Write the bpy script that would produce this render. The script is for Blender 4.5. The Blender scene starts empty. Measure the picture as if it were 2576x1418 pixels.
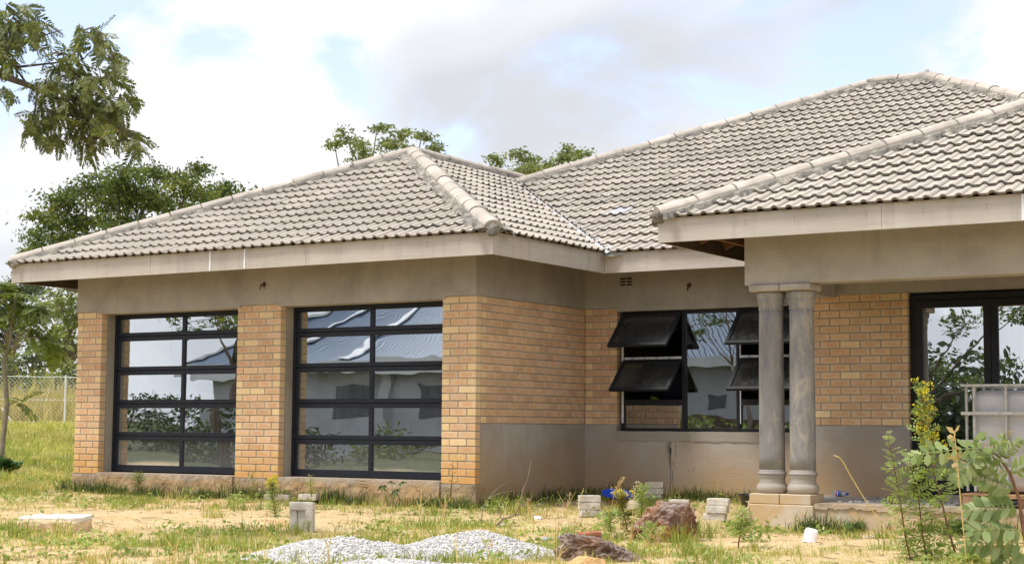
import bpy, bmesh, math, random
import numpy as np
from mathutils import Vector, Matrix
R = math.radians
random.seed(7); rng = np.random.default_rng(7)
S = bpy.context.scene
COL = S.collection

# ---------------------------------------------------------------- camera
CAM = np.array([10.0518, -15.3384, 0.6454]); YAW, PIT, ROL, FPX = 0.5583, 0.0887, 0.0063, 4095.64
_F = np.array([-math.sin(YAW)*math.cos(PIT), math.cos(YAW)*math.cos(PIT), math.sin(PIT)])
_R0 = np.array([math.cos(YAW), math.sin(YAW), 0.0]); _U0 = np.cross(_R0, _F)
_R = _R0*math.cos(ROL)+_U0*math.sin(ROL); _U = -_R0*math.sin(ROL)+_U0*math.cos(ROL)
cd = bpy.data.cameras.new('camera'); cam = bpy.data.objects.new('camera', cd); COL.objects.link(cam)
cd.sensor_width = 36.0; cd.lens = 36.0*FPX/2576.0; cd.clip_start = 0.1; cd.clip_end = 3000
cam.matrix_world = Matrix(((_R[0], _U[0], -_F[0], CAM[0]), (_R[1], _U[1], -_F[1], CAM[1]), (_R[2], _U[2], -_F[2], CAM[2]), (0, 0, 0, 1)))
cd.dof.use_dof = True; cd.dof.focus_distance = 17.0; cd.dof.aperture_fstop = 5.6
S.camera = cam

# ---------------------------------------------------------------- sky, sun, exposure
SUN_EL, SUN_DIR = R(64), Vector((-0.62, -0.78, 0)).normalized()     # sun stands high, in front of the house and to the left
W_ = bpy.data.worlds.new('World'); S.world = W_; W_.use_nodes = True
wn, wl = W_.node_tree.nodes, W_.node_tree.links
for n in list(wn): wn.remove(n)
def wnode(t, **k):
    n = wn.new(t)
    for a, b in k.items(): setattr(n, a, b)
    return n
sky = wnode('ShaderNodeTexSky', sky_type='NISHITA', sun_disc=False, sun_elevation=SUN_EL, sun_rotation=math.atan2(SUN_DIR.x, SUN_DIR.y))
sky.air_density = 1.0; sky.dust_density = 2.0
tc = wnode('ShaderNodeTexCoord'); sp = wnode('ShaderNodeSeparateXYZ'); wl.new(tc.outputs['Generated'], sp.inputs[0])
def wmath(op, a, b=None, clamp=False):
    n = wnode('ShaderNodeMath', operation=op); n.use_clamp = clamp
    for i, v in enumerate((a, b)):
        if v is None: continue
        if isinstance(v, (int, float)): n.inputs[i].default_value = v
        else: wl.new(v, n.inputs[i])
    return n.outputs[0]
zz = wmath('ADD', wmath('ABSOLUTE', sp.outputs['Z']), 0.42)
cx_ = wmath('DIVIDE', sp.outputs['X'], zz); cy_ = wmath('DIVIDE', sp.outputs['Y'], zz)
cb = wnode('ShaderNodeCombineXYZ'); wl.new(cx_, cb.inputs[0]); wl.new(cy_, cb.inputs[1]); cb.inputs[2].default_value = 3.7
def wnoise(scale, detail, rough, off):
    mp = wnode('ShaderNodeMapping'); mp.inputs['Location'].default_value = off; wl.new(cb.outputs[0], mp.inputs[0])
    n = wnode('ShaderNodeTexNoise'); n.inputs['Scale'].default_value = scale; n.inputs['Detail'].default_value = detail
    n.inputs['Roughness'].default_value = rough; n.inputs['Distortion'].default_value = 0.25
    wl.new(mp.outputs[0], n.inputs['Vector']); return n.outputs['Fac']
def wramp(v, stops):
    r = wnode('ShaderNodeValToRGB'); wl.new(v, r.inputs[0]); cr = r.color_ramp
    while len(cr.elements) < len(stops): cr.elements.new(0.5)
    for e, (p, c) in zip(cr.elements, stops): e.position = p; e.color = (c, c, c, 1) if isinstance(c, (int, float)) else (*c, 1)
    return r.outputs[0]
CLOUD_OFF = (2.74, 6.15, 0)
cover = wramp(wnoise(3.6, 12, 0.54, CLOUD_OFF), [(0.40, 0.0), (0.445, 0.70), (0.51, 1.0)])
shade = wramp(wnoise(2.0, 5, 0.45, (6.8, 6.8, 1.0)), [(0.36, (1.0, 1.0, 1.0)), (0.50, (0.86, 0.86, 0.87)), (0.70, (0.52, 0.54, 0.57))])
cloudcol = wnode('ShaderNodeMixRGB', blend_type='MULTIPLY'); cloudcol.inputs[0].default_value = 1.0
cloudcol.inputs[1].default_value = (6.1, 6.1, 6.15, 1); wl.new(shade, cloudcol.inputs[2])
lift = wnode('ShaderNodeMixRGB', blend_type='ADD'); lift.inputs[0].default_value = 1.0       # thin high veil over the blue
wl.new(sky.outputs[0], lift.inputs[1]); lift.inputs[2].default_value = (1.1, 0.9, 1.3, 1)
mx = wnode('ShaderNodeMixRGB'); wl.new(cover, mx.inputs[0]); wl.new(lift.outputs[0], mx.inputs[1]); wl.new(cloudcol.outputs[0], mx.inputs[2])
bg = wnode('ShaderNodeBackground'); bg.inputs['Strength'].default_value = 0.10; wl.new(mx.outputs[0], bg.inputs[0])
wo = wnode('ShaderNodeOutputWorld'); wl.new(bg.outputs[0], wo.inputs[0])

sl = bpy.data.lights.new('sun', 'SUN'); so = bpy.data.objects.new('sun', sl); COL.objects.link(so)
sl.energy = 1.9; sl.angle = R(18); sl.color = (1.0, 0.97, 0.92)
sd = Vector((SUN_DIR.x*math.cos(SUN_EL), SUN_DIR.y*math.cos(SUN_EL), math.sin(SUN_EL)))
so.rotation_euler = sd.to_track_quat('Z', 'Y').to_euler(); so.location = (0, 0, 30)
S.view_settings.view_transform = 'Standard'; S.view_settings.look = 'None'
S.view_settings.exposure = 1.22; S.view_settings.gamma = 1.0; S.view_settings.use_curve_mapping = False

# ---------------------------------------------------------------- helpers
def ray(u, v):                      # u, v: pixels of the photograph at 4096 wide
    u, v = u*0.62891, v*0.62891
    return _F+_R*(u-1288)/FPX+_U*(709-v)/FPX
def atY(u, v, Y): d = ray(u, v); return CAM+d*(Y-CAM[1])/d[1]
def atZ(u, v, Z): d = ray(u, v); return CAM+d*(Z-CAM[2])/d[2]
def atD(u, v, D): return CAM+ray(u, v)*D          # D: depth along the lens axis in metres
def pix(P):
    d = np.asarray(P, float)-CAM; z = d@_F
    return (1288+FPX*(d@_R)/z)/0.62891, (709-FPX*(d@_U)/z)/0.62891, z
def smooth(a, b, x):
    t = np.clip((np.asarray(x, float)-a)/(b-a), 0, 1); return t*t*(3-2*t)
def gz(x, y):                       # height of the ground
    x = np.asarray(x, float); y = np.asarray(y, float)
    p = (x-CAM[0])*-0.76+(y-CAM[1])*0.65
    z = -0.30+0.032*np.logaddexp(0, (np.minimum(p, 75)-23)/2.0)*2.0
    z = z+0.035*smooth(-2.0, -0.2, y)*(x < 3.2)+0.045*smooth(0, 2.4, y)*(1-smooth(2.4, 3.4, x))*(x > -1)
    z = z-0.035*np.exp(-((x-4.0)**2/2.0+(y+0.9)**2/1.2))
    z = z+0.016*np.sin(x*1.7+0.6*y)*np.sin(y*1.3-0.4*x+1)+0.008*np.sin(4.1*x+2.2*y)*np.sin(3.3*y-1.7*x)
    return z

def mesh_of(name, V, F, mat=None, smooth_=False):
    me = bpy.data.meshes.new(name); me.from_pydata([tuple(map(float, v)) for v in V], [], [tuple(f) for f in F]); me.update()
    if mat: me.materials.append(mat)
    if smooth_: me.polygons.foreach_set('use_smooth', [True]*len(me.polygons))
    return me
def big_mesh(name, V, quads, mats=(), matidx=None):      # numpy arrays, all quads or all tris
    V = np.asarray(V, np.float32); Q = np.asarray(quads, np.int32); k = Q.shape[1]
    me = bpy.data.meshes.new(name); me.vertices.add(len(V)); me.vertices.foreach_set('co', V.ravel())
    me.loops.add(Q.size); me.loops.foreach_set('vertex_index', Q.ravel())
    me.polygons.add(len(Q)); me.polygons.foreach_set('loop_start', np.arange(0, Q.size, k, dtype=np.int32))
    for m in mats: me.materials.append(m)
    if matidx is not None: me.polygons.foreach_set('material_index', np.asarray(matidx, np.int32))
    me.update(calc_edges=True); return me
def ob(name, me, parent=None, loc=None, rot=None, scale=None):
    o = bpy.data.objects.new(name, me); COL.objects.link(o)
    if parent: o.parent = parent
    if loc is not None: o.location = tuple(map(float, loc))
    if rot is not None: o.rotation_euler = rot
    if scale is not None: o.scale = scale
    return o
def tag(o, label=None, cat=None, group=None, kind=None):
    if label: o['label'] = label
    if cat: o['category'] = cat
    if group: o['group'] = group
    if kind: o['kind'] = kind
    return o
def thing(name, label, cat, loc=(0, 0, 0), group=None):
    o = ob(name, None, None, loc); o.empty_display_size = 0.2
    return tag(o, label, cat, group)
class MB:                           # collects shapes into one mesh
    def __init__(s): s.V = []; s.F = []
    def add(s, V, F):
        n = len(s.V); s.V += [tuple(map(float, v)) for v in V]; s.F += [tuple(i+n for i in f) for f in F]; return s
    def box(s, x0, x1, y0, y1, z0, z1):
        return s.add([(x0, y0, z0), (x1, y0, z0), (x1, y1, z0), (x0, y1, z0), (x0, y0, z1), (x1, y0, z1), (x1, y1, z1), (x0, y1, z1)],
                     [(0, 3, 2, 1), (4, 5, 6, 7), (0, 1, 5, 4), (1, 2, 6, 5), (2, 3, 7, 6), (3, 0, 4, 7)])
    def bar(s, a, b, w, h, up=(0, 0, 1)):        # rectangular bar from a to b
        a, b, up = Vector(a), Vector(b), Vector(up); d = (b-a).normalized(); r = d.cross(up).normalized(); u = r.cross(d)
        V = [p+r*sx*w/2+u*sz*h/2 for p in (a, b) for sx, sz in ((-1, -1), (1, -1), (1, 1), (-1, 1))]
        return s.add(V, [(0, 1, 2, 3), (4, 7, 6, 5), (0, 4, 5, 1), (1, 5, 6, 2), (2, 6, 7, 3), (3, 7, 4, 0)])
    def tube(s, pts, rad, n=7, cap=True):
        pts = [Vector(tuple(map(float, p))) for p in pts]; rad = rad if hasattr(rad, '__len__') else [rad]*len(pts)
        V = []; F = []; ref = Vector((0.31, 0.2, 0.93))
        for i, p in enumerate(pts):
            d = (pts[min(i+1, len(pts)-1)]-pts[max(i-1, 0)]).normalized()
            a = d.cross(ref)
            if a.length < 1e-3: a = d.cross(Vector((1, 0, 0)))
            a.normalize(); b = d.cross(a)
            V += [p+(a*math.cos(2*math.pi*k/n)+b*math.sin(2*math.pi*k/n))*rad[i] for k in range(n)]
        for i in range(len(pts)-1):
            for k in range(n): F.append((i*n+k, i*n+(k+1) % n, (i+1)*n+(k+1) % n, (i+1)*n+k))
        if cap: F += [tuple(range(n))[::-1], tuple(range((len(pts)-1)*n, len(pts)*n))]
        return s.add(V, F)
    def lathe(s, prof, cx, cy, n=24):            # prof: (r, z)
        V = [(cx+r*math.cos(2*math.pi*k/n), cy+r*math.sin(2*math.pi*k/n), z) for r, z in prof for k in range(n)]
        F = [(i*n+k, i*n+(k+1) % n, (i+1)*n+(k+1) % n, (i+1)*n+k) for i in range(len(prof)-1) for k in range(n)]
        F += [tuple(range(n))[::-1], tuple(range((len(prof)-1)*n, len(prof)*n))]
        return s.add(V, F)
    def make(s, name, mat, parent=None, smooth_=False, bevel=0.0):
        me = mesh_of(name, s.V, s.F, mat, smooth_)
        if bevel:
            bm = bmesh.new(); bm.from_mesh(me); bmesh.ops.bevel(bm, geom=bm.edges[:], offset=bevel, segments=1, affect='EDGES', clamp_overlap=True); bm.to_mesh(me); bm.free()
        return ob(name, me, parent)
def fbm(P, seed, octaves=4, scale=1.0):          # cheap value-noise stand-in: sum of random sines
    g = np.random.default_rng(seed); P = np.asarray(P, float)*scale; out = np.zeros(len(P)); amp = 1.0; f = 1.0
    for _ in range(octaves):
        for _ in range(4):
            d = g.normal(size=P.shape[1]); d /= np.linalg.norm(d); out += amp*np.sin((P@d)*f*3.1+g.uniform(0, 6.28))/4
        amp *= 0.55; f *= 2.03
    return out

# ---------------------------------------------------------------- materials
class NT:
    def __init__(s, name):
        s.m = bpy.data.materials.new(name); s.m.use_nodes = True; s.t = s.m.node_tree; s.n = s.t.nodes; s.l = s.t.links
        s.b = s.n['Principled BSDF']; s.out = s.n['Material Output']; s.tc = s.n.new('ShaderNodeTexCoord')
        s.oi = s.n.new('ShaderNodeObjectInfo'); s.geo = s.n.new('ShaderNodeNewGeometry')
    def put(s, sock, v):
        if isinstance(v, (int, float)): sock.default_value = v
        elif isinstance(v, tuple): sock.default_value = v if len(v) == len(sock.default_value) else (*v, 1)
        else: s.l.new(v, sock)
    def vec(s, coord='obj', scale=(1, 1, 1), off=None):
        src = {'obj': s.tc.outputs['Object'], 'gen': s.tc.outputs['Generated'], 'pos': s.geo.outputs['Position']}[coord] if isinstance(coord, str) else coord
        mp = s.n.new('ShaderNodeMapping'); s.l.new(src, mp.inputs[0]); mp.inputs['Scale'].default_value = scale
        if off is not None: s.put(mp.inputs['Location'], off)
        return mp.outputs[0]
    def noise(s, vec, scale, detail=4, rough=0.55, dist=0.0, col=False):
        n = s.n.new('ShaderNodeTexNoise'); s.l.new(vec, n.inputs['Vector']); n.inputs['Scale'].default_value = scale
        n.inputs['Detail'].default_value = detail; n.inputs['Roughness'].default_value = rough; n.inputs['Distortion'].default_value = dist
        return n.outputs['Color' if col else 'Fac']
    def voro(s, vec, scale, feature='DISTANCE_TO_EDGE', out='Distance'):
        n = s.n.new('ShaderNodeTexVoronoi'); n.feature = feature; s.l.new(vec, n.inputs['Vector']); n.inputs['Scale'].default_value = scale; return n.outputs[out]
    def ramp(s, v, stops, interp='LINEAR'):
        r = s.n.new('ShaderNodeValToRGB'); s.l.new(v, r.inputs[0]); cr = r.color_ramp; cr.interpolation = interp
        while len(cr.elements) < len(stops): cr.elements.new(0.5)
        for e, (p, c) in zip(cr.elements, stops): e.position = p; e.color = (c, c, c, 1) if isinstance(c, (int, float)) else (*c, 1)
        return r.outputs[0]
    def mix(s, f, a, b, blend='MIX'):
        n = s.n.new('ShaderNodeMixRGB'); n.blend_type = blend; s.put(n.inputs[0], f); s.put(n.inputs[1], a); s.put(n.inputs[2], b); return n.outputs[0]
    def math(s, op, a, b=0.0, clamp=False):
        n = s.n.new('ShaderNodeMath'); n.operation = op; n.use_clamp = clamp; s.put(n.inputs[0], a); s.put(n.inputs[1], b); return n.outputs[0]
    def sep(s, vec):
        n = s.n.new('ShaderNodeSeparateXYZ'); s.l.new(vec, n.inputs[0]); return n.outputs
    def bump(s, h, strength=0.3, dist=0.01):
        n = s.n.new('ShaderNodeBump'); n.inputs['Strength'].default_value = strength; n.inputs['Distance'].default_value = dist
        s.l.new(h, n.inputs['Height']); s.l.new(n.outputs[0], s.b.inputs['Normal']); return n.outputs[0]
    def fin(s, col, rough=0.85, spec=0.3):
        s.put(s.b.inputs['Base Color'], col); s.put(s.b.inputs['Roughness'], rough); s.b.inputs['Specular IOR Level'].default_value = spec
        return s.m
MAT = {}
def simple(name, col, rough=0.8, var=0.25, scale=6.0, spec=0.3, bump=0.0, coord='pos', metal=0.0, bscale=None):
    t = NT(name); v = t.vec(coord); n = t.noise(v, scale, 5, 0.6)
    lo = tuple(c*(1-var) for c in col); hi = tuple(min(1, c*(1+var)) for c in col)
    c = t.ramp(n, [(0.3, lo), (0.7, hi)]); t.b.inputs['Metallic'].default_value = metal
    if bump: t.bump(t.noise(v, bscale or scale*6, 4, 0.6), bump, 0.01)
    MAT[name] = t.fin(c, rough, spec); return MAT[name]

def m_brick(name, edge, core, pale):
    t = NT(name); o = t.sep(t.tc.outputs['Object']); rnd = t.oi.outputs['Random']
    v = t.vec('pos'); n1 = t.noise(v, 9, 4, 0.6); n2 = t.noise(v, 55, 4, 0.65)
    ex = t.math('MULTIPLY', t.math('ABSOLUTE', o[0]), 9.0); ez = t.math('MULTIPLY', t.math('ABSOLUTE', o[2]), 26.0)
    d = t.math('MAXIMUM', ex, ez); d = t.math('ADD', d, t.math('MULTIPLY', t.math('SUBTRACT', n1, 0.5), 1.5))
    m = t.ramp(d, [(0.35, 1.0), (0.95, 0.0)]); m = t.math('MULTIPLY', m, t.ramp(rnd, [(0.0, 0.25), (0.35, 0.85), (1.0, 1.0)]))
    c = t.mix(m, edge, core)
    hue = t.ramp(t.math('FRACT', t.math('MULTIPLY', rnd, 7.31)), [(0.0, (0.88, 0.86, 0.84)), (0.3, (0.96, 0.95, 0.93)), (0.65, (1.03, 1.01, 0.98)), (1.0, (1.07, 1.07, 1.07))])
    c = t.mix(1.0, c, hue, 'MULTIPLY')
    w = t.math('MULTIPLY', t.ramp(t.noise(v, 3.2, 5, 0.65), [(0.50, 0.0), (0.72, 0.55)]), t.ramp(n2, [(0.35, 0.2), (0.65, 1.0)]))
    c = t.mix(w, c, pale); c = t.mix(t.ramp(n2, [(0.25, 0.22), (0.5, 0.0)]), c, (0.20, 0.10, 0.05))
    z = t.sep(t.geo.outputs['Position'])[2]                      # red soil splashed up from the ground
    dz = t.math('ADD', z, t.math('MULTIPLY', t.math('SUBTRACT', n1, 0.5), 0.5)); c = t.mix(t.ramp(dz, [(0.05, 0.8), (0.48, 0.0)]), c, (0.60, 0.32, 0.095))
    t.bump(n2, 0.25, 0.004); MAT[name] = t.fin(c, 0.9, 0.2)
m_brick('brick', (0.66, 0.475, 0.29), (0.585, 0.35, 0.195), (0.66, 0.54, 0.45))
m_brick('brick_yellow', (0.71, 0.545, 0.31), (0.69, 0.505, 0.265), (0.70, 0.59, 0.45))
m_brick('brick_rose', (0.61, 0.43, 0.275), (0.55, 0.345, 0.21), (0.59, 0.46, 0.38))
simple('mortar', (0.33, 0.30, 0.25), 0.95, 0.2, 8, 0.1, 0.4)

def m_plaster(name, base, soil=True, top=0.33, mottled=0.17):
    t = NT(name); v = t.vec('pos'); n1 = t.noise(v, 1.3, 6, 0.6, 0.4); n2 = t.noise(v, 60, 4, 0.6); n3 = t.noise(v, 5, 5, 0.62, 0.6)
    lo = tuple(c*(1-mottled*1.5) for c in base); hi = tuple(c*(1+mottled) for c in base)
    c = t.ramp(n1, [(0.3, lo), (0.52, base), (0.72, hi)]); c = t.mix(t.ramp(n3, [(0.55, 0.0), (0.75, 0.35)]), c, tuple(x*1.18 for x in base))
    st = t.noise(t.vec('pos', (9, 9, 0.7)), 1.0, 4, 0.55); c = t.mix(t.ramp(st, [(0.56, 0.0), (0.75, 0.28)]), c, tuple(x*0.66 for x in base))
    if soil:
        z = t.sep(t.geo.outputs['Position'])[2]; dz = t.math('ADD', z, t.math('MULTIPLY', t.math('SUBTRACT', n1, 0.5), 0.9))
        c = t.mix(t.ramp(t.math('ADD', dz, 0.3), [(0.10, 0.92), (0.3+top*2, 0.0)]), c, (0.46, 0.305, 0.155))
    t.bump(t.math('ADD', n2, t.math('MULTIPLY', t.noise(t.vec('pos', (1, 1, 2.2)), 7, 5, 0.6, 1.0), 2.0)), 0.30, 0.006); MAT[name] = t.fin(c, 0.92, 0.2)
m_plaster('plaster', (0.36, 0.335, 0.30))
m_plaster('plaster_band', (0.365, 0.33, 0.28), False)
m_plaster('plaster_beam', (0.43, 0.395, 0.34), False)
m_plaster('plaster_sill', (0.32, 0.29, 0.245), False, mottled=0.08)
m_plaster('jamb', (0.33, 0.295, 0.235), False)
def m_plinth():
    t = NT('plinth'); v = t.vec('pos'); n1 = t.noise(v, 2.2, 6, 0.6, 0.5); n2 = t.noise(v, 40, 5, 0.65); vv = t.mix(0.12, v, t.noise(v, 6, 4, 0.6, col=True), 'ADD')
    e = t.voro(t.vec(vv, (0.8, 0.8, 1.5)), 4.2); c = t.ramp(n1, [(0.3, (0.38, 0.225, 0.095)), (0.5, (0.40, 0.275, 0.15)), (0.7, (0.31, 0.235, 0.155))])
    crack = t.math('MULTIPLY', t.ramp(e, [(0.006, 1.0), (0.026, 0.0)]), t.ramp(t.noise(v, 3.1, 5, 0.6), [(0.45, 0.0), (0.58, 1.0)]))
    c = t.mix(t.math('MULTIPLY', crack, 0.55), c, (0.16, 0.11, 0.07)); z = t.sep(t.geo.outputs['Position'])[2]
    c = t.mix(t.ramp(t.math('ADD', z, t.math('MULTIPLY', n1, 0.2)), [(0.04, 0.0), (0.11, 0.75)]), c, (0.42, 0.36, 0.29))
    t.bump(t.math('SUBTRACT', n2, t.math('MULTIPLY', crack, 1.5)), 0.7, 0.012); MAT['plinth'] = t.fin(c, 0.95, 0.15)
m_plinth()
def m_tile():
    t = NT('roof_tile'); v = t.vec('pos'); n1 = t.noise(v, 0.9, 6, 0.6); n2 = t.noise(v, 70, 4, 0.6); n3 = t.noise(v, 7, 5, 0.65)
    c = t.ramp(t.geo.outputs['Random Per Island'], [(0.0, (0.36, 0.325, 0.275)), (0.12, (0.40, 0.36, 0.305)), (0.5, (0.44, 0.395, 0.335)), (1.0, (0.48, 0.43, 0.365))])
    c = t.mix(1.0, c, t.ramp(n1, [(0.3, 0.84), (0.7, 1.06)]), 'MULTIPLY'); c = t.mix(t.ramp(n3, [(0.54, 0.0), (0.72, 0.5)]), c, (0.36, 0.325, 0.285)); c = t.mix(t.ramp(t.noise(v, 0.45, 6, 0.7, 0.8), [(0.55, 0.0), (0.72, 0.4)]), c, (0.33, 0.30, 0.27))
    c = t.mix(t.ramp(n2, [(0.3, 0.25), (0.55, 0.0)]), c, (0.25, 0.22, 0.18)); t.bump(n2, 0.15, 0.003); MAT['roof_tile'] = t.fin(c, 0.9, 0.2)
m_tile()
def m_mortarbed():
    t = NT('ridge_mortar'); v = t.vec('pos'); n = t.noise(v, 9, 6, 0.7); n2 = t.noise(v, 2.3, 4, 0.6)
    c = t.ramp(n, [(0.34, (0.09, 0.085, 0.08)), (0.49, (0.24, 0.22, 0.185)), (0.68, (0.50, 0.45, 0.37))]); c = t.mix(t.ramp(n2, [(0.45, 0.0), (0.65, 0.6)]), c, (0.17, 0.16, 0.15))
    t.bump(t.noise(v, 40, 5, 0.7), 0.8, 0.02); MAT['ridge_mortar'] = t.fin(c, 0.95, 0.1)
m_mortarbed()
def m_ridge():
    t = NT('ridge_tile'); v = t.vec('pos'); n = t.noise(v, 3.5, 6, 0.65); n2 = t.noise(v, 50, 4, 0.6)
    c = t.ramp(n, [(0.3, (0.34, 0.30, 0.255)), (0.5, (0.45, 0.40, 0.34)), (0.7, (0.53, 0.475, 0.41))]); c = t.mix(1, c, t.ramp(t.oi.outputs['Random'], [(0, 0.86), (1, 1.06)]), 'MULTIPLY')
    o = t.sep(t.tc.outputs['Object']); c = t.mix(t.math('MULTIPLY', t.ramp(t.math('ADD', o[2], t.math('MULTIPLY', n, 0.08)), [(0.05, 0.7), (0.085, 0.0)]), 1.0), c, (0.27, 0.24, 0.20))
    t.bump(n2, 0.3, 0.004); MAT['ridge_tile'] = t.fin(c, 0.9, 0.2)
m_ridge()
def m_fascia():
    t = NT('fascia'); v = t.vec('pos', (0.5, 0.5, 9)); n = t.noise(v, 3, 5, 0.6); n2 = t.noise(t.vec('pos'), 1.1, 5, 0.6); n3 = t.noise(t.vec('pos', (7, 7, 0.8)), 1, 4, 0.6)
    c = t.ramp(n, [(0.3, (0.455, 0.41, 0.35)), (0.7, (0.525, 0.475, 0.41))]); c = t.mix(1, c, t.ramp(n2, [(0.3, 0.86), (0.7, 1.05)]), 'MULTIPLY')
    c = t.mix(t.ramp(n3, [(0.53, 0.0), (0.74, 0.5)]), c, (0.30, 0.265, 0.22)); MAT['fascia'] = t.fin(c, 0.75, 0.3)
m_fascia()
simple('frame_dark', (0.011, 0.014, 0.022), 0.5, 0.25, 12, 0.3)
simple('frame_black', (0.016, 0.017, 0.020), 0.55, 0.25, 12, 0.25)
simple('tape', (0.62, 0.65, 0.70), 0.5, 0.2, 30)
simple('tape_mark', (0.10, 0.22, 0.55), 0.5, 0.1, 30)
simple('underlay', (0.09, 0.075, 0.06), 0.9, 0.3, 4)
simple('timber_inner', (0.085, 0.06, 0.04), 0.9, 0.3, 5); simple('screed', (0.40, 0.31, 0.21), 0.95, 0.3, 7, 0.1, 0.7)
simple('timber', (0.17, 0.085, 0.032), 0.8, 0.3, 5)
simple('inner_wall', (0.20, 0.19, 0.18), 0.9, 0.2, 2)
simple('concrete', (0.42, 0.385, 0.335), 0.93, 0.22, 5, 0.2, 0.5)
simple('galvanised', (0.62, 0.64, 0.66), 0.45, 0.12, 20, 0.5, metal=0.7)
simple('white_metal', (0.75, 0.76, 0.78), 0.5, 0.1, 20, 0.5)
simple('vent_dark', (0.012, 0.011, 0.010), 0.9, 0.2, 9)
simple('rust_wire', (0.10, 0.055, 0.03), 0.8, 0.4, 30)
simple('stain', (0.22, 0.195, 0.16), 0.9, 0.2, 9)
def m_glass(name, refl, tint, bumpy, dust=0.0, streak=0.0, rough=0.004, haze=0.0):
    t = NT(name); v = t.vec('pos'); t.n.remove(t.b)
    g = t.n.new('ShaderNodeBsdfGlossy'); g.inputs['Color'].default_value = (0.90, 0.95, 1.0, 1); g.inputs['Roughness'].default_value = rough
    tr = t.n.new('ShaderNodeBsdfTransparent'); tr.inputs['Color'].default_value = (*tint, 1)
    bn = t.n.new('ShaderNodeBump'); bn.inputs['Strength'].default_value = 1.0; bn.inputs['Distance'].default_value = bumpy
    t.l.new(t.noise(t.vec('pos', (1.0, 1.0, 1.4)), 2.3, 1, 0.4), bn.inputs['Height']); t.l.new(bn.outputs[0], g.inputs['Normal'])
    lw = t.n.new('ShaderNodeLayerWeight'); lw.inputs['Blend'].default_value = 0.25
    fac = t.math('ADD', t.math('MULTIPLY', lw.outputs['Fresnel'], 0.6), refl, True)
    m = t.n.new('ShaderNodeMixShader'); t.put(m.inputs[0], fac); t.l.new(tr.outputs[0], m.inputs[1]); t.l.new(g.outputs[0], m.inputs[2]); last = m.outputs[0]
    df = t.n.new('ShaderNodeBsdfDiffuse'); df.inputs['Color'].default_value = (0.50, 0.50, 0.48, 1)
    n = t.noise(t.vec('pos', (22, 22, 1.4)), 1.0, 5, 0.65); n2 = t.noise(v, 130, 2, 0.5)
    z = t.sep(t.geo.outputs['Position'])[2]
    a = t.math('ADD', t.math('MULTIPLY', t.ramp(n, [(0.48, 0.0), (0.70, 1.0)]), streak), t.math('MULTIPLY', t.ramp(n2, [(0.70, 0.0), (0.76, 1.0)]), 0.35*min(1, streak*8)))
    a = t.math('ADD', a, t.math('MULTIPLY', t.ramp(z, [(0.05, 1.0), (0.60, 0.0)]), dust), True); a = t.math('ADD', a, haze, True)
    m2 = t.n.new('ShaderNodeMixShader'); t.put(m2.inputs[0], a); t.l.new(last, m2.inputs[1]); t.l.new(df.outputs[0], m2.inputs[2])
    t.l.new(m2.outputs[0], t.out.inputs['Surface']); MAT[name] = t.m
m_glass('glass_garage', 0.60, (0.25, 0.27, 0.28), 0.0009, 0.20, 0.06)
m_glass('glass_window', 0.38, (0.25, 0.26, 0.27), 0.0008, 0.0, 0.03)
m_glass('glass_sash', 0.10, (0.30, 0.29, 0.27), 0.0006, 0.0, 0.07, 0.004, 0.045)
m_glass('glass_door', 0.60, (0.2, 0.2, 0.2), 0.0007, 0.0, 0.05)
def m_column():
    t = NT('column'); v = t.vec('pos', (1, 1, 0.28)); n = t.noise(v, 9, 6, 0.65, 0.5); n2 = t.noise(t.vec('pos'), 45, 4, 0.6); n3 = t.noise(t.vec('pos', (1, 1, 0.4)), 5, 6, 0.7, 0.8)
    c = t.ramp(n, [(0.3, (0.19, 0.19, 0.19)), (0.48, (0.28, 0.27, 0.255)), (0.7, (0.39, 0.36, 0.315))])
    c = t.mix(t.ramp(n3, [(0.54, 0.0), (0.62, 0.75)]), c, (0.44, 0.385, 0.305)); c = t.mix(t.ramp(t.noise(t.vec('pos', (1, 1, 0.5)), 2.4, 5, 0.65, 0.5), [(0.50, 0.0), (0.62, 0.5)]), c, (0.165, 0.165, 0.17)); c = t.mix(t.ramp(t.noise(t.vec('pos'), 11, 6, 0.75), [(0.69, 0.0), (0.73, 0.9)]), c, (0.62, 0.60, 0.57))
    o = t.sep(t.geo.outputs['Position']); c = t.mix(t.ramp(t.math('ADD', o[2], t.math('MULTIPLY', n, 0.3)), [(0.15, 0.85), (0.45, 0.0)]), c, (0.42, 0.36, 0.275))
    c = t.mix(t.ramp(t.math('ADD', o[2], t.math('MULTIPLY', n, 0.7)), [(0.0, 0.0), (1.0, 0.0)]), c, (0.4, 0.35, 0.28)); t.bump(n2, 0.35, 0.006); MAT['column'] = t.fin(c, 0.8, 0.3)
m_column()
def m_pedestal():
    t = NT('pedestal'); v = t.vec('pos'); n = t.noise(v, 2.6, 6, 0.6, 0.5); n2 = t.noise(v, 50, 4, 0.6); z = t.sep(t.geo.outputs['Position'])[2]
    c = t.ramp(n, [(0.35, (0.50, 0.40, 0.27)), (0.5, (0.50, 0.345, 0.18)), (0.65, (0.54, 0.46, 0.35))])
    c = t.mix(t.ramp(t.math('ADD', z, t.math('MULTIPLY', n, 0.16)), [(0.03, 0.0), (0.1, 0.7)]), c, (0.47, 0.42, 0.34)); t.bump(n2, 0.35, 0.006); MAT['pedestal'] = t.fin(c, 0.93, 0.15)
m_pedestal()
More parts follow.
